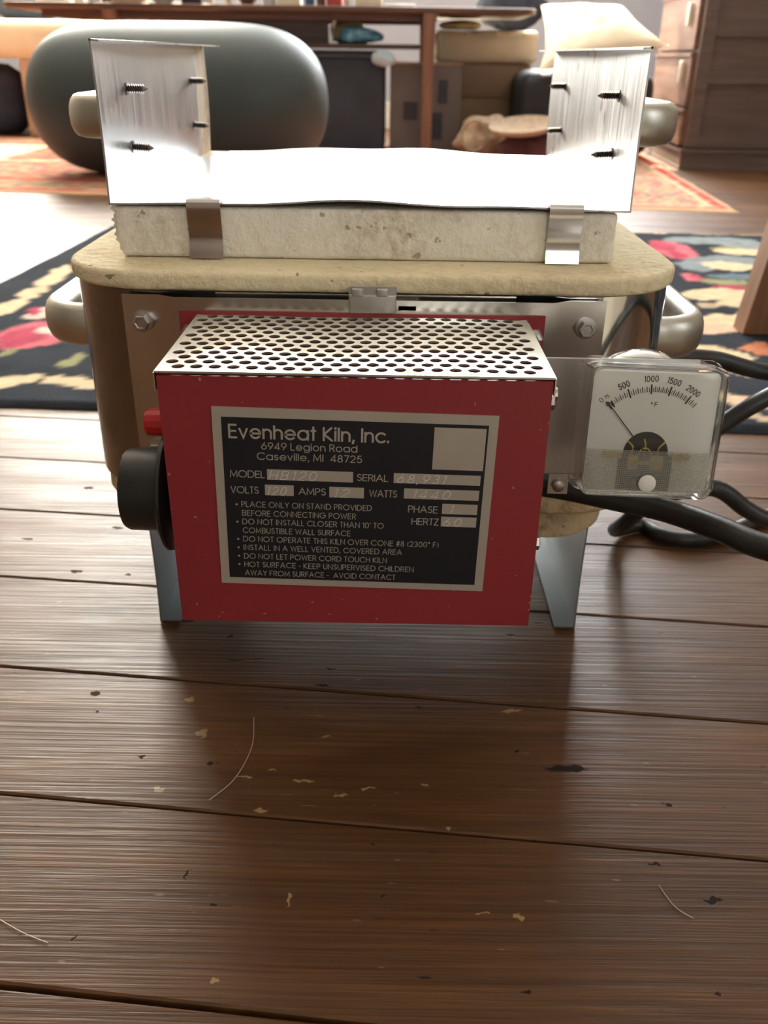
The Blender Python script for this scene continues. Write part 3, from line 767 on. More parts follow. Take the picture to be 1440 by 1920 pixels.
# dial
bm = NB(); gslab(bm, -31, 31, -30.6, 30.4, -6.4, -5.6, 3.5, 0)
recalc(bm)
P = GP(-5.5); ac = (.2, -10.); RO = 33.0
def pol(r, a): return (ac[0]+r*cos(radians(a)), ac[1]+r*sin(radians(a)))
key = [(0, 134.6), (500, 114), (1000, 94), (1500, 77), (2000, 58.5), (2200, 50.5)]
def ang(v):
    for (a, p), (b, q) in zip(key, key[1:]):
        if a <= v <= b: return p+(q-p)*(v-a)/(b-a)
v = 0
while v <= 2200:
    a = ang(v); maj = v % 500 == 0; mid = v % 100 == 0
    r0 = RO-(4.0 if maj else 3.2); r1 = RO+(.2 if maj else (-.6 if mid else -1.2))
    stroke(bm, [pol(r0, a), pol(r1, a)], .75 if maj else (.42 if mid else .28), P, 1); v += 50
stroke(bm, [pol(RO-4., ang(75)), pol(RO-1.2, ang(75))], .8, P, 1)
def rtext(txt, a, r, h, w, wid):
    st, W = layout(txt, .3); k = wid/W; ca = radians(a-90)
    base = pol(r, a)
    for s in st:
        q = []
        for x, y in s:
            xx, yy = x*k-wid/2, y*h; q.append((base[0]+xx*cos(ca)-yy*sin(ca), base[1]+xx*sin(ca)+yy*cos(ca)))
        stroke(bm, q, w, P, 1)
rtext('0', 136.5, 34.6, 2.3, .32, 1.4); rtext('75', 131.5, 34.5, 1.6, .28, 2.0)
rtext('500', 116, 34.6, 2.8, .46, 5.2); rtext('1000', 94.5, 34.8, 2.7, .42, 6.6); rtext('1500', 76.5, 34.8, 2.7, .42, 6.5); rtext('2000', 59.5, 34.6, 2.7, .40, 6.9)
text(bm, 'F', .6, 1.8, 12.6, 2.1, .32, P, 1); stroke(bm, [(-.9+.35*cos(k*pi/4), 14.2+.35*sin(k*pi/4)) for k in range(9)], .3, P, 1)
dial = obj('dial_face', bm, [M_DIAL, M_INK], case, smooth=False)
# dark opening with the movement behind the lower half
bm = NB()
pts = A_(-.9, -11.2, 11.2, 11.2, 180, 0, 24)+[(13, -13), (13, -30), (-14, -30), (-14, -13)]
a = [bm.verts.new(GP(-5.45)(*q)) for q in pts]; face(bm, a[::-1], 0)
obj('movement_recess', bm, M_DARK, case, smooth=False)
bm = NB()
for x0, x1, y0, y1 in ((-9.5, -4.5, -19, -12), (1.5, 8., -19, -12), (-7, 6, -16.5, -14.5), (-22, -13, -13.8, -10.6), (12, 21, -13.8, -10.6)):
    gslab(bm, x0, x1, y0, y1, -5.3, -3.8, .8)
for q in ([(-8.5, -12), (-7.6, -8), (-10.5, -5)], [(-2, -12), (-1.6, -7), (-2.6, -3.5)], [(5, -12), (5, -8), (8, -4.6)], [(-5, -12), (-3, -8.6), (0, -8.6), (2.2, -12)]):
    tube(bm, [GP(-4.4)(*k) for k in spline([(x, y, 0) for x, y in q], 4) for k in [(k.x, k.y)]], .0005, 6)
recalc(bm); obj('movement', bm, M_GOLD, case)
bm = NB(); tip = (-22.6, 13.8); pv = (-.9, -11.)
tube(bm, [GP(-3.6)(*pv), GP(-3.6)(*tip)], [.00038, .00022], 6); gslab(bm, -23.2, -22.0, 12.2, 14.2, -3.9, -3.4, .3)
recalc(bm); obj('needle', bm, M_INK, case)
# ribbed lower strip of the cover: a grid of tiny pyramids
bm = NB(); x0, x1, y0, y1 = -31.2, 31.2, -30.6, -8.6; nx, ny = 66, 23
V = [[bm.verts.new(GP(-.15 if (i % 2 or j % 2) else -.75)(x0+(x1-x0)*i/(2*nx), y0+(y1-y0)*j/(2*ny))) for i in range(2*nx+1)] for j in range(2*ny+1)]
for j in range(2*ny):
    for i in range(2*nx): face(bm, (V[j][i], V[j][i+1], V[j+1][i+1], V[j+1][i]), 1 if (i % 2 == 0 and j % 2 == 0) else 0)
obj('ribbed_strip', bm, [M_FROST, M_CLEAR], case, smooth=False)
bm = NB(); lathe(bm, [(.0043, 0), (.0043, .0010), (.0036, .0014), (0.0005, .0014)], GP(1.3)(-.3, -24.4), gn, 24)
box(bm, 0, 0, 0, 0, 0, 0) if False else None
recalc(bm); obj('zero_screw', bm, M_WHITEPL, case)
bm = NB(); c = Vector((.1320, .4419, .2125)); lathe(bm, [(.0285, .0), (.0300, .002), (.0300, .010), (.0285, .014), (.025, .0165), (.012, .018), (.001, .018)], c, (0, 1, 0), 40)
recalc(bm); obj('meter_can', bm, M_TIN, case)

# ------------------------------------------------------------------ lid assembly on top of the kiln
lid = thing('kiln_lid', 'kiln lid, an open two-handled sheet metal tray clipped to white firebrick slab on top of kiln', 'tray', (RX, .706, .2662))
SZ0, SZ1 = .2663, .2955
bm = NB(); slab(bm, -.0145, .706, .1490, .1600, .004, SZ0, SZ1, .003, 4)
bmesh.ops.subdivide_edges(bm, edges=[e for e in bm.edges if e.calc_length() > .02], cuts=24, use_grid_fill=False)
bmesh.ops.triangulate(bm, faces=[f for f in bm.faces if len(f.verts) > 4])
for v in bm.verts:
    k = fbm(v.co.x*90, v.co.y*90, v.co.z*140); 
    if v.co.x < -.150: v.co.x += -.0026+.0032*fbm(v.co.y*260, v.co.z*330, 3.)+(.0024 if v.co.z < .275 else 0)
    elif v.co.x > .120: v.co.x += .0008*k
    if v.co.y < .56: v.co.y += .0006*k
recalc(bm); obj('firebrick_slab', bm, M_SLAB, lid)
frame = obj('metal_frame', cradle(.2974, .3830), M_SHEET, lid)
for x in (-.1107, .1027):
    bm = NB(); w = .0100; y = .546
    prof = [(y+.012, .2990), (y+.004, .2992), (y-.0018, .2996), (y-.0032, .2985), (y-.0036, .2960), (y-.0034, .2925), (y-.0022, .2860), (y-.0016, .2800), (y-.0020, .2740), (y-.0034, .2695), (y-.0042, .2668)]
    fold(bm, [(x-w, a, b) for a, b in prof], (2*w, 0, 0), -.0007); recalc(bm)
    obj('clip', bm, M_CLIP, lid)
for sd in (-1, 1):
    hx = RX+sd*RW
    obj('handle', handle_bm(hx+sd*.0003, sd, .598, .803, .3400), M_CAST, lid)
    for y, z in ((.605, .3565), (.605, .3232), (.796, .3565), (.796, .3238)):
        obj('screw', screw_bm((hx-sd*.0014, y, z), (-sd, .0, -.06 if z < .33 else 0), .0135), M_SCREW, lid)

# ------------------------------------------------------------------ power cord
bm = NB()
path = spline([(.0782, .455, .1625), (.100, .450, .1612), (.1254, .440, .1602), (.1507, .425, .1611), (.1708, .400, .1636), (.1877, .380, .1642), (.23, .355, .167), (.34, .36, .175), (.43, .45, .185), (.42, .58, .18), (.36, .64, .165), (.293, .66, .163), (.2458, .66, .1733), (.212, .655, .1715), (.194, .635, .150), (.194, .620, .118), (.222, .62, .1119), (.2466, .62, .1323), (.2793, .62, .1569), (.35, .63, .185), (.43, .66, .15), (.40, .63, .085), (.335, .605, .060), (.2909, .60, .0664), (.2731, .60, .0743), (.2434, .60, .0920), (.205, .605, .080), (.192, .63, .045), (.200, .680, .012), (.2265, .6992, .0069), (.241, .6818, .0069), (.262, .6739, .0069), (.2899, .6816, .0069), (.323, .7025, .0069), (.349, .721, .0069), (.5, .80, .0069), (.85, .90, .0069)], 9)
tube(bm, path, .0066, 12); recalc(bm)
prop('power_cord', bm, M_CORD, 'thick black rubber power cord looping away to the right of the kiln', 'cord', origin=(.2, .6, 0))

# ================================================================== the room behind
# ------------------------------------------------------------------ rugs (knotted pattern kept as a colour attribute of the weave)
def rug_mat(name, rough=.95):
    t = NT(name); a = t.n('ShaderNodeAttribute'); a.attribute_name = 'weave'
    f = t.noise(420, 2, .6); c = t.mix(1., a.outputs['Color'], t.ramp(f, [(.3, .82), (.7, 1.12)]), 'MULTIPLY')
    t.set(c, rough, 0, **{'Specular IOR Level': .04}); t.bump(f, .6, .003); return t.m
def rug(name, c, du, L, W, colf, cell, mat, label, th=.007):
    """c: corner, du: direction of the long side"""
    bm = NB(); du = Vector((du[0], du[1], 0)).normalized(); dv = Vector((-du.y, du.x, 0))
    nu, nv = int(L/cell), int(W/cell); c = Vector((c[0], c[1], 0)); lay = bm.verts.layers.float_color.new('weave')
    V = []
    for j in range(nv+1):
        r = []
        for i in range(nu+1):
            u, v = L*i/nu, W*j/nv; p = c+du*u+dv*v
            edge = (i in (0, nu)) or (j in (0, nv))
            if edge: p += (du*fbm(u*9, v*9, 2.)+dv*fbm(u*9, v*9, 5.))*.006
            p.z = .0012 if edge else th+.0014*fbm(u*5, v*5)
            vt = bm.verts.new(p); vt[lay] = (*colf(u, v, p.x, p.y, L, W), 1); r.append(vt)
        V.append(r)
    for j in range(nv):
        for i in range(nu): face(bm, (V[j][i], V[j][i+1], V[j+1][i+1], V[j+1][i]))
    return prop(name, bm, mat, label, 'rug')
RB=[('pink',-0.524,1.266,0.058,0.075),('hot',-0.536,1.254,0.034,0.050),('pale',-0.503,1.284,0.031,0.023),('pale',-0.557,1.378,0.026,0.032),('hot',-0.570,1.390,0.012,0.020),('cream',-0.625,1.380,0.021,0.053),('cream',-0.614,1.435,0.019,0.045),('cream',-0.614,1.516,0.020,0.046),('cream',-0.620,1.612,0.021,0.052),('cream',-0.621,1.693,0.018,0.047),('cream',-0.482,1.058,0.022,0.022),('cream',-0.458,1.076,0.017,0.019),('cream',-0.423,1.061,0.019,0.016),('cream',-0.388,1.058,0.026,0.020),('olive',-0.428,1.144,0.014,0.028),('olive',-0.523,1.182,0.012,0.020),('cream',0.603,2.223,0.093,0.030),('cream',0.771,2.223,0.093,0.030),('cream',0.919,2.207,0.093,0.030),('grey',0.735,2.109,0.108,0.049),('grey',0.824,2.052,0.074,0.046),('olive',0.754,2.021,0.049,0.025),('cream',0.775,1.981,0.072,0.037),('pink',0.615,1.998,0.050,0.103),('hot',0.604,2.034,0.027,0.059),('hot',0.613,1.939,0.019,0.036),('grey',0.703,1.885,0.086,0.051),('cream',0.677,1.826,0.078,0.037),('grey',0.611,1.821,0.033,0.053),('teal',0.672,1.733,0.053,0.034),('pink',0.579,1.713,0.023,0.038),('hot',0.587,1.722,0.010,0.019),('olive',0.629,1.680,0.046,0.023),('hot',0.643,1.634,0.055,0.022),('cream',0.587,1.582,0.087,0.037),('cream',0.612,1.519,0.056,0.034),('tan',0.541,1.496,0.024,0.026),('cream',0.529,1.404,0.065,0.040),('peach',0.495,1.352,0.051,0.031),('cream',0.602,1.441,0.036,0.021),('cream',0.434,1.232,0.047,0.043),('cream',0.482,1.215,0.032,0.023),('rust',0.540,1.251,0.027,0.038),('peach',0.398,1.158,0.029,0.024),('cream',0.476,1.146,0.025,0.016),('peach',0.438,1.019,0.030,0.023),('cream',0.409,1.037,0.020,0.018),('tan',0.440,0.963,0.019,0.007),('teal',0.708,1.731,0.053,0.029),]
PALET = {k: tuple(.80*c+.20*(sum(v)/3)*.9 for c in v) for k, v in dict(pink=(.62, .11, .15), hot=(.48, .035, .085), pale=(.80, .52, .42), cream=(.72, .54, .31), olive=(.30, .29, .13), grey=(.23, .27, .28), teal=(.13, .19, .23), tan=(.52, .38, .24), peach=(.74, .46, .29), rust=(.60, .19, .07)).items()}
NAVY = (.030, .035, .044)
rnd = random.Random(5)
EXTRA = []
for k in range(90):
    x, y = rnd.uniform(-.7, 1.7), rnd.uniform(1.02, 2.2)
    if (x > .42 and x < 1.2) or x < -.42: continue
    EXTRA.append((rnd.choice(['pink', 'cream', 'grey', 'teal', 'olive', 'tan', 'hot', 'peach']), x, y, rnd.uniform(.03, .12), rnd.uniform(.02, .06)))
def floral(u, v, x, y, L, W):
    wx = x+.012*fbm(x*22, y*22, 1.); wy = y+.018*fbm(x*18, y*18, 7.)
    k = .85+.3*(fbm(x*14, y*14, 3.)+.5)
    col = tuple(a*k for a in NAVY)
    for nm, cx, cy, hx, hy in EXTRA+RB:
        if abs(wx-cx) > hx*1.2 or abs(wy-cy) > hy*1.2: continue
        d = ((wx-cx)/hx)**2+((wy-cy)/hy)**2
        if d < 1.05:
            b = PALET[nm]; w = 1 if d < .9 else (1.05-d)/.15; kk = .88+.24*(fbm(x*40, y*40, 9.)+.5)
            col = tuple(c*(1-w)+a*kk*w for c, a in zip(col, b))
    return col
rug('floral_rug', (-.735, .998), (1, -.052), 2.25, 1.28, floral, .0085, rug_mat('floral_weave'), 'dark navy rug with pink flowers and cream leaves on floor behind kiln')
def persian(u, v, x, y, L, W):
    d = min(u, v, L-u, W-v)+.006*fbm(x*30, y*30)
    n = fbm(x*12, y*20, 2.); m = fbm(x*30, y*34, 6.)
    if d < .022: c = (.66, .40, .25)
    elif d < .05: c = (.50, .085, .075)
    elif d < .075: c = (.66, .44, .28)
    elif d < .25:
        c = (.52, .30, .19) if n > -.05 else (.46, .37, .22)
        if m > .25: c = (.17, .20, .19)
        elif m < -.28: c = (.56, .14, .12)
    elif d < .30: c = (.52, .10, .08)
    else:
        c = (.54, .17, .11) if n > -.1 else (.50, .27, .16)
        if m > .28: c = (.20, .17, .19)
        elif m < -.33: c = (.60, .42, .26)
    return c
rug('oriental_rug', (-2.35, 2.857), (1, -.0845), 3.33, 1.75, persian, .016, rug_mat('oriental_weave'), 'worn red and tan oriental rug on the floor under the exercise ball')

# ------------------------------------------------------------------ soft shapes
def superell(c, r, e=2.4, nu=40, nv=24, wob=0., fr=6., flat=None):
    bm = NB(); c = Vector(c); R = []
    def pw(t): return math.copysign(abs(t)**(2/e), t)
    for j in range(1, nv):
        th = -pi/2+pi*j/nv; ring = []
        for i in range(nu):
            ph = 2*pi*i/nu
            p = Vector((pw(cos(th))*pw(cos(ph))*r[0], pw(cos(th))*pw(sin(ph))*r[1], pw(sin(th))*r[2]))
            if wob: p *= 1+wob*fbm(p.x*fr+c.x*7, p.y*fr, p.z*fr)
            q = c+p
            if flat is not None: q.z = max(q.z, flat)
            ring.append(q)
        R.append(ring)
    loft(bm, R); recalc(bm); return bm
# peanut-shaped exercise ball, lying along X
bm = NB(); R = []
for k in range(1, 48):
    a = -1+2*k/48; x = .488*math.copysign(abs(sin(a*pi/2))**1., a)
    t = abs(x)/.488; r = .2315*(1-t**4.6)**(1/2.2)
    R.append([(-.703+x, 3.2+r*cos(2*pi*i/48), .2335+r*sin(2*pi*i/48)) for i in range(48)])
loft(bm, R); recalc(bm)
for v in bm.verts: v.co.z = max(v.co.z, .0095)
BALL = plain('ball_rubber', (.050, .068, .070), .55, 0, .06, 6, .06, 200)
ball = prop('exercise_ball', bm, BALL, 'big dark green elongated exercise ball lying on the red rug', 'exercise ball', origin=(-.703, 3.2, .008))
bm = NB(); lathe(bm, [(.012, -.001), (.012, .003), (.006, .004), (.005, .002)], (-.703-.4875, 3.2, .2335), (-1, 0, 0), 16); recalc(bm); obj('valve', bm, BALL, ball)

# ------------------------------------------------------------------ low table with open shelves and its contents
W_TAB = wood('table_wood', (.075, .036, .024), (.15, .075, .046)); W_LEG = wood('leg_wood', (.17, .075, .045), (.27, .13, .075), axis=2)
W_SHELF = wood('shelf_dark', (.035, .022, .018), (.07, .042, .032))
tab = thing('low_table', 'long low dark wood table with a shelf below and clutter on top', 'table', (-.5, 4.35, 0))
bm = NB(); slab(bm, -.50, 4.29, 1.06, .29, .05, .527, .549, .005, 6); recalc(bm); obj('tabletop', bm, W_TAB, tab)
bm = NB(); box(bm, -1.40, .15, 4.06, 4.08, .500, .527); box(bm, -1.40, .15, 4.53, 4.55, .500, .527); box(bm, -1.42, -1.40, 4.06, 4.55, .500, .527); box(bm, .15, .17, 4.06, 4.55, .500, .527); recalc(bm); obj('apron', bm, W_TAB, tab, smooth=False)
for x, y in ((.138, 4.012), (-1.13, 4.02), (.138, 4.55), (-1.13, 4.55)):
    bm = NB(); w = .0235
    loft(bm, [[(x-w*k, y-w*k, z), (x+w*k, y-w*k, z), (x+w*k, y+w*k, z), (x-w*k, y+w*k, z)] for z, k in ((.0150, .82), (.527, 1.05))]); recalc(bm); obj('leg', bm, W_LEG, tab, smooth=False)
bm = NB(); box(bm, -.70, .105, 4.05, 4.50, .402, .418, 0, .003); recalc(bm); obj('shelf', bm, W_SHELF, tab)
bm = NB(); box(bm, -.70, -.268, 4.09, 4.11, .418, .527); recalc(bm); obj('panel', bm, W_SHELF, tab, smooth=False)
NAVYC = plain('navy_cloth', (.030, .038, .062), .9, 0, .3, 9, .3, 40)
BLKP = plain('black_plastic_bin', (.032, .042, .060), .6, 0, .2, 8)  # bluish tint of the background flare is put into this colour
b = thing('storage_bin', 'large dark blue-black bin under the low table beside the grey carton', 'bin', (-.24, 4.3, .008))
bm = NB(); slab(bm, -.24, 4.32, .205, .22, .02, .009, .372, .012, 5); recalc(bm); obj('body', bm, BLKP, b)
bm = NB(); slab(bm, -.24, 4.32, .212, .227, .024, .373, .395, .006, 5); recalc(bm); obj('bin_rim', bm, BLKP, b)
# things on the shelf
prop('blue_yarn', superell((-.145, 4.12, .448), (.083, .05, .0295), 2.2, 36, 20, .42, 18, .4185), plain('blue_yarn_fibre', (.16, .40, .55), .95, 0, .5, 40, .8, 160), 'fluffy heap of light blue yarn on the shelf under the table', 'yarn')
prop('folded_cloth', superell((-.200, 4.26, .464), (.075, .06, .045), 2.6, 28, 16, .16, 12, .4185), plain('cream_cloth', (.78, .63, .36), .9, 0, .1, 12, .2, 60), 'pale yellow folded cloth on shelf behind the blue yarn', 'cloth')
bm = NB()
sheet(bm, lambda u, v: ((-.262+.028*sin(v*pi/2)**2*u+.012*(1-u), 4.075+.012*u, .4190+.104*v), (0, -1, 0)), 6, 8, .002); recalc(bm)
prop('paper_sheet', bm, plain('white_paper', (.85, .84, .80), .8), 'white curled paper standing at the left end of the shelf', 'paper')
prop('pale_blue_cloth', superell((-.044, 4.04, .366), (.045, .03, .03), 2.2, 24, 14, .3, 20), plain('pale_blue_cotton', (.48, .62, .70), .9), 'small pale blue cloth hanging between black bin and grey carton', 'cloth')
# clutter along the table's front edge
TX = lambda px: (px-740.5)*.002105
ZT = .5492
def pot(name, px, w, h, prof, mat, label, cat, y=4.10):
    bm = NB(); r = w*.002105/2
    lathe(bm, [(r*a, h*z) for a, z in prof], (TX(px), y, ZT), (0, 0, 1), 20); recalc(bm)
    return prop(name, bm, mat, label, cat, 'clutter on the low table', origin=(TX(px), y, ZT))
def bx(name, x0, x1, h, mat, label, cat, y0=4.05, d=.12):
    bm = NB(); box(bm, TX(x0), TX(x1), y0, y0+d, ZT, ZT+h, 0, min(.004, h*.3)); recalc(bm)
    return prop(name, bm, mat, label, cat, 'clutter on the low table')
CUP = [(.7, 0), (.78, .04), (1, .9), (1, 1), (.92, 1), (.72, .1), (.05, .08)]; JAR = [(.9, 0), (1, .05), (1, .75), (.75, .85), (.75, 1), (.05, 1)]; BOWL = [(.45, 0), (.5, .08), (.85, .5), (1, 1), (.95, 1), (.5, .15), (.05, .12)]
PC = dict(white=plain('white_glaze', (.80, .79, .75), .3), brown=plain('brown_glaze', (.16, .085, .05), .35), tan=plain('tan_card', (.50, .36, .22), .8), blue=plain('blue_glaze', (.07, .16, .34), .35), red=plain('red_card', (.46, .07, .05), .6), cream=plain('cream_paper', (.78, .70, .52), .8), dark=plain('dark_glaze', (.03, .025, .03), .4), green=plain('grey_green_tin', (.22, .27, .24), .5), clear=plain('milky_jar', (.60, .64, .66), .2))
bx('paper_stack', 62, 118, .035, PC['cream'], 'cream paper stack at the sunlit left end of the table', 'papers')
pot('mug', 135, 26, .09, CUP, PC['white'], 'white mug leftmost of the cups on the low table', 'mug')
pot('glass_jar', 164, 24, .11, JAR, PC['clear'], 'milky jar on table, right of the leftmost white mug', 'jar')
pot('mug', 189, 25, .09, CUP, PC['brown'], 'brown mug on the table above ball\'s left shoulder', 'mug')
bx('small_box', 205, 262, .07, PC['tan'], 'tan cardboard box on the table between brown mug and white bowl', 'box')
pot('bowl', 298, 66, .06, BOWL, PC['white'], 'wide white bowl on the low table above the exercise ball', 'bowl')
bx('small_box', 336, 374, .10, PC['dark'], 'dark box on the low table right of wide white bowl', 'box')
pot('small_cup', 390, 17, .05, CUP, PC['white'], 'small white cup on the table just right of dark box', 'cup', 4.07)
pot('small_cup', 424, 15, .05, CUP, PC['cream'], 'small cream cup on the table just left of brown bowl', 'cup', 4.07)
pot('bowl', 458, 50, .05, BOWL, PC['brown'], 'brown bowl on the low table above the ball\'s right half', 'bowl')
pot('glass_jar', 500, 26, .10, JAR, PC['clear'], 'milky jar on the table right of brown bowl', 'jar')
bx('small_box', 516, 560, .05, PC['cream'], 'flat cream box on the table between milky jar and blue mug', 'box')
pot('mug', 577, 24, .09, CUP, PC['blue'], 'blue mug on the low table left of red box', 'mug')
pot('glass_jar', 599, 17, .09, JAR, PC['brown'], 'small brown jar on the table between blue mug and red box', 'jar')
bx('small_box', 611, 640, .06, PC['red'], 'red box on the low table above the white curled paper', 'box')
pot('small_cup', 650, 14, .05, CUP, PC['white'], 'small white cup on the table just right of red box', 'cup', 4.07)
bx('paper_stack', 666, 716, .05, PC['cream'], 'thick cream paper stack on the table above blue yarn', 'papers')
bx('paper_stack', 719, 780, .012, PC['white'], 'thin white paper stack flat on the table near its leg', 'papers')

# ------------------------------------------------------------------ cartons, blankets and bag to the right of the table leg
CARD = plain('grey_carton', (.155, .135, .125), .8, 0, .1, 8); KRAFT = plain('kraft_carton', (.40, .28, .17), .85, 0, .1, 8); TAPE = plain('dark_label', (.022, .028, .04), .5)
c = thing('grey_carton', 'tall grey-brown carton with dark labels behind the table leg', 'carton', (.13, 4.2, 0))
bm = NB(); slab(bm, .135, 4.27, .150, .165, .006, .0095, .345, .004, 3); recalc(bm); obj('carton_body', bm, CARD, c)
bm = NB(); slab(bm, .135, 4.27, .152, .167, .006, .3455, .353, .002, 3); recalc(bm); obj('flap', bm, KRAFT, c)
for x0, x1, z0, z1 in ((.042, .100, .135, .205), (.188, .226, .200, .290), (.165, .208, .060, .165)):
    bm = NB(); box(bm, x0, x1, 4.1028, 4.1048, z0, z1); recalc(bm); obj('label_patch', bm, TAPE, c, smooth=False)
c = thing('tan_carton', 'tan cardboard carton with cream blanket on top, near the cream pillow', 'carton', (.44, 4.45, 0))
bm = NB(); slab(bm, .45, 4.62, .160, .20, .006, .0095, .352, .004, 3); recalc(bm); obj('carton_body', bm, KRAFT, c)
bm = NB(); box(bm, .29, .605, 4.4110, 4.4195, .215, .352, 0, .002); recalc(bm); obj('flap', bm, wood('flap_card', (.26, .17, .10), (.34, .23, .14), .6), c)
BLANK = plain('cream_blanket', (.72, .61, .44), .95, 0, .08, 6, .3, 60)
bm = NB(); slab(bm, .405, 4.62, .225, .24, .03, .3535, .480, .02, 5)
bmesh.ops.subdivide_edges(bm, edges=[e for e in bm.edges if e.calc_length() > .05], cuts=14, use_grid_fill=False)
for v in bm.verts:
    if v.co.y < 4.42: v.co.y += .008*sin(v.co.x*95)*min(1, (v.co.z-.35)*12)
    if v.co.z > .46: v.co.z += .006*fbm(v.co.x*9, v.co.y*9)
recalc(bm); prop('cream_blanket', bm, BLANK, 'folded cream blanket lying on the tan cardboard carton', 'blanket')
prop('yellow_cloth', superell((.285, 4.49, .500), (.095, .08, .022), 2.3, 30, 16, .3, 9, .4835), plain('butter_cloth', (.84, .70, .40), .9, 0, .08, 8), 'pale yellow cloth heaped on left end of the cream blanket', 'cloth')
prop('navy_coat', superell((.545, 4.76, .585), (.16, .07, .10), 2.0, 36, 22, .35, 8, .4845), NAVYC, 'dark blue coat heaped at back of the cream blanket left of pillow', 'coat')
# crumpled bag and what lies in front of it
BAG = plain('tan_paper_bag', (.42, .32, .22), .9, 0, .25, 14, .6, 40)
g = thing('paper_bag', 'crumpled tan paper bag slumped on the floor in front of tan carton', 'bag', (.40, 4.02, .008))
obj('bag_body', superell((.385, 3.93, .085), (.125, .085, .078), 2.2, 40, 24, .38, 13, .0085), BAG, g)
bm = NB(); P = []
for k in range(25):
    a = 2*pi*k/24; P.append((.325+.050*cos(a), 3.845+.01*sin(a), .095+.055*sin(a)))
tube(bm, P, .007, 8, cap=False); recalc(bm); obj('handle', bm, BAG, g)
bm = NB(); lathe(bm, [(.001, .004), (.07, .002), (.115, .012), (.135, .030), (.132, .034), (.11, .018), (.001, .008)], (.505, 3.72, .118), (-.10, -.16, 1), 32); recalc(bm)
prop('shallow_basket', bm, plain('tan_wicker', (.46, .35, .25), .85, 0, .2, 60, .6, 120), 'shallow round tan basket resting on red cloth beside the paper bag', 'basket')
prop('red_cloth', superell((.530, 3.75, .058), (.110, .06, .049), 2.6, 30, 18, .2, 11, .0085), plain('dusty_red_cloth', (.13, .055, .06), .95, 0, .5, 10, .4, 60), 'dusty red and purple cloth heap under the shallow tan basket', 'cloth')

# ------------------------------------------------------------------ black ottoman with pillow
prop('black_ottoman', superell((.785, 4.16, .172), (.275, .24, .163), 7, 48, 28, .02, 5, .0085), plain('black_leather', (.018, .020, .027), .55, 0, .3, 10), 'squat black ottoman with the cream pillow on top', 'ottoman')
LL, LR, UR, UL = Vector((.555, 3.80, .330)), Vector((1.055, 3.84, .425)), Vector((.930, 4.16, .565)), Vector((.600, 4.20, .572))
bm = NB(); n = 26; Nn = (LR-LL).cross(UL-LL).normalized()
def pil(u, v, s):
    a, b = 2*u-1, 2*v-1; pin = .12
    uu = .5+.5*a*(1-pin*(1-b*b)); vv = .5+.5*b*(1-pin*(1-a*a))
    p = LL*(1-uu)*(1-vv)+LR*uu*(1-vv)+UR*uu*vv+UL*(1-uu)*vv
    h = .056*max(0, (1-a*a)*(1-b*b))**.42
    w = .010*fbm(u*3.3, v*3.3, s*3.)*(1-a*a)*(1-b*b)+.006*sin(9*u+5*v)*(1-a*a)*(1-b*b)
    return p+Nn*s*(h+w)
T = [[bm.verts.new(pil(i/n, j/n, 1)) for i in range(n+1)] for j in range(n+1)]
B = [[T[j][i] if i in (0, n) or j in (0, n) else bm.verts.new(pil(i/n, j/n, -1)) for i in range(n+1)] for j in range(n+1)]
for j in range(n):
    for i in range(n):
        face(bm, (T[j][i], T[j][i+1], T[j+1][i+1], T[j+1][i])); face(bm, (B[j][i], B[j+1][i], B[j+1][i+1], B[j][i+1]))
recalc(bm)
prop('pillow', bm, plain('cream_canvas', (.80, .72, .54), .95, 0, .04, 5, .15, 200), 'plump cream canvas pillow with pointed corners on the black ottoman', 'pillow')

# ------------------------------------------------------------------ dresser on the right
WD1 = wood('dresser_front_lit', (.16, .085, .055), (.27, .155, .105), axis=1); WD2 = wood('dresser_side', (.115, .080, .068), (.180, .130, .110))  # front wood is lighter, with the window light put into its colour
dr = thing('dresser', 'tall dark wood chest of drawers with pale handles at right edge', 'dresser', (1.5, 4.0, 0))
def sk(x, y): return (1.105+x+.07*(y-3.66), y)          # the front runs away from us at a slight angle
def dbox(bm, x0, x1, y0, y1, z0, z1):
    q = [sk(x0, y0), sk(x1, y0), sk(x1, y1), sk(x0, y1)]; loft(bm, [[(*p, z0) for p in q], [(*p, z1) for p in q]])
bm = NB(); dbox(bm, .012, .95, 3.672, 4.40, .075, 1.02); recalc(bm); obj('carcass', bm, WD2, dr, smooth=False)
bm = NB(); dbox(bm, -.01, .97, 3.655, 4.42, 1.021, 1.05); recalc(bm); obj('dresser_top', bm, WD2, dr, smooth=False)
bm = NB(); dbox(bm, -.004, .96, 3.640, 4.41, 0, .012); dbox(bm, .0, .96, 3.652, 4.405, .012, .062); dbox(bm, -.004, .96, 3.645, 4.41, .062, .0745); recalc(bm); obj('plinth', bm, WD2, dr, smooth=False)
bm = NB()
for z0, z1 in ((.080, .125), (.30, .33), (.455, .485), (.62, .66), (.95, 1.01)): dbox(bm, .03, .93, 3.660, 3.6715, z0, z1)
for x0, x1 in ((.0125, .06), (.45, .50), (.90, .948)): dbox(bm, x0, x1, 3.658, 3.6715, .08, 1.01)
recalc(bm); obj('side_panelling', bm, WD2, dr, smooth=False)
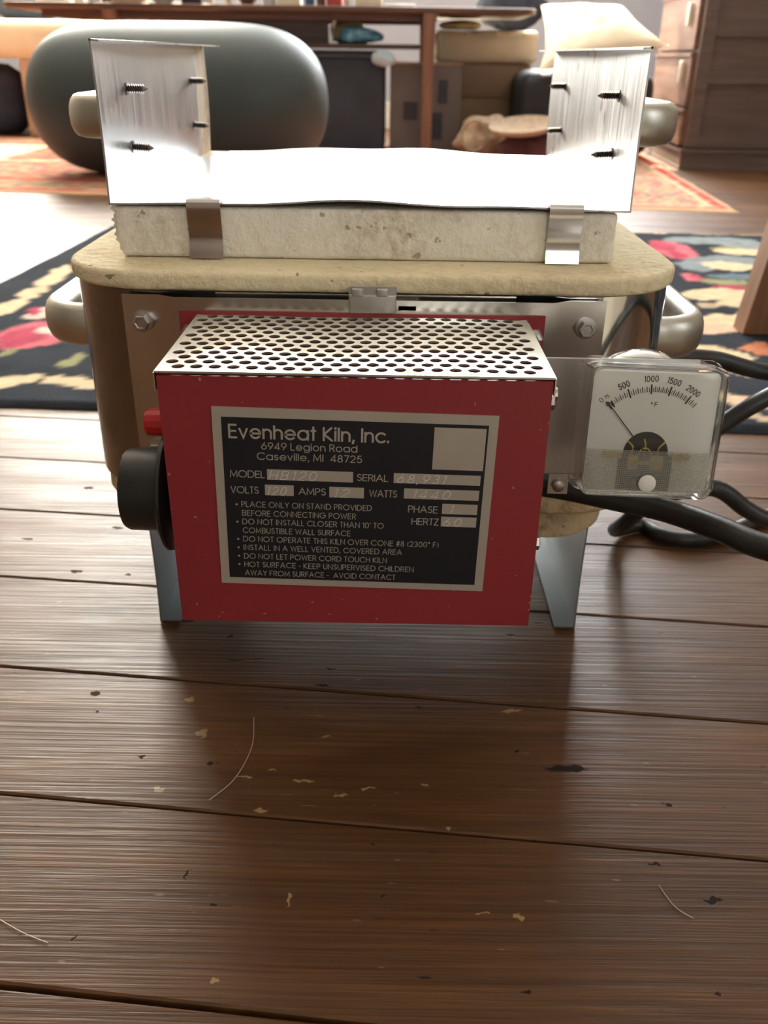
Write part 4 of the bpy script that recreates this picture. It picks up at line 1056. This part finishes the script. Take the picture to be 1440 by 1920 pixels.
for k, (z0, z1) in enumerate(((.085, .212), (.222, .402), (.412, .61), (.62, .80), (.81, 1.0))):
    bm = NB(); dbox(bm, -.006, .0115, 3.69, 4.36, z0, z1); dbox(bm, -.012, -.0065, 3.685, 4.365, z1-.014, z1-.002); recalc(bm)
    d = obj('drawer', bm, WD1, dr, smooth=False)
    if k > 0:
        bm = NB(); zc = z0+.115; x, y = sk(-.012, 3.78)
        slab(bm, x-.006, y, .007, .013, .004, zc-.038, zc+.038, .004, 4); recalc(bm); obj('drawer_handle', bm, plain('ivory_handle', (.74, .69, .52), .4) if k == 1 else bpy.data.materials['ivory_handle'], d)

# ------------------------------------------------------------------ sunlit seat at far left
st = thing('upholstered_bench', 'cream upholstered bench with tan panelled base in the sun at far left', 'bench', (-1.75, 4.95, 0))
bm = NB(); slab(bm, -1.86, 4.98, .56, .34, .07, .342, .505, .05, 6); recalc(bm); obj('seat_cushion', bm, plain('cream_upholstery', (.80, .72, .50), .9, 0, .05, 5), st)
bm = NB(); slab(bm, -1.58, 4.98, .20, .30, .015, .0, .340, .006, 4); recalc(bm); obj('base_panel', bm, plain('tan_panel', (.60, .42, .27), .7, 0, .08, 6), st)
bm = NB(); slab(bm, -2.30, 4.98, .10, .30, .015, .0, .340, .006, 4); recalc(bm); obj('base_panel', bm, bpy.data.materials['tan_panel'], st)
prop('navy_bag', superell((-1.985, 4.85, .155), (.17, .12, .154), 3, 30, 20, .12, 7, .0005), NAVYC, 'dark navy bag tucked under the cream upholstered bench', 'bag')
prop('navy_cushion', superell((-1.86, 5.13, .61), (.19, .08, .103), 3, 30, 20, .08, 7, .507), NAVYC, 'dark navy cushion leaning at back of the cream bench', 'cushion')

# ------------------------------------------------------------------ chair whose leg stands at the right edge
WCH = wood('chair_wood', (.15, .062, .024), (.25, .115, .048), axis=2)
ch = thing('wooden_chair', 'brown wooden chair, only its splayed leg showing at the right edge', 'chair', (.85, 1.55, 0))
def leg(x0, y0, x1, y1, w0=.021, w1=.024):
    bm = NB(); loft(bm, [[(x+sx*w, y+sy*w, z) for sx, sy in ((-1, -1), (1, -1), (1, 1), (-1, 1))] for x, y, z, w in ((x0, y0, .0085, w0), (x1, y1, .44, w1))]); recalc(bm); obj('leg', bm, WCH, ch, smooth=False)
leg(.556, 1.342, .628, 1.372); leg(1.02, 1.10, .98, 1.16); leg(1.20, 1.56, 1.14, 1.53); leg(.83, 1.86, .85, 1.80)
bm = NB(); slab(bm, .90, 1.47, .27, .27, .04, .442, .475, .01, 5); recalc(bm); obj('seat', bm, WCH, ch)
bm = NB(); 
for y in (1.28, 1.47, 1.66): tube(bm, [(1.16, y, .475), (1.22, y, .92)], .013, 8)
box(bm, 1.195, 1.235, 1.22, 1.72, .86, .96, 0, .006); recalc(bm); obj('backrest', bm, WCH, ch)

# ------------------------------------------------------------------ loose hairs on the boards
HAIR = plain('pale_hair', (.62, .48, .36), .5)
for P, lab in (([(-.0826, .4403), (-.0801, .4134), (-.0862, .3864), (-.098, .3694)], 'long pale hair curving on the floorboards in front of red control box'), ([(.1425, .3165), (.1472, .3038), (.1545, .2972)], 'short pale hair lying on the floorboards at lower right'), ([(-.1849, .2894), (-.1706, .2823), (-.1574, .2774)], 'short pale hair lying on the floorboards at lower left')):
    bm = NB(); tube(bm, spline([(x, y, .0006) for x, y in P], 8), .00022, 5); recalc(bm); prop('loose_hair', bm, HAIR, lab, 'hair')

# pale rug added out of view as a reflector for the jacket's bright band
bm = NB(); slab(bm, 1.0, -.80, .80, .75, .01, .0006, .009, .003, 3); recalc(bm)
prop('reflector_rug', bm, plain('reflector_cream', (.62, .56, .44), .95, 0, .1, 8, .3, 90), 'unseen cream reflector rug, added to be mirrored in the right side of the steel jacket', 'rug')
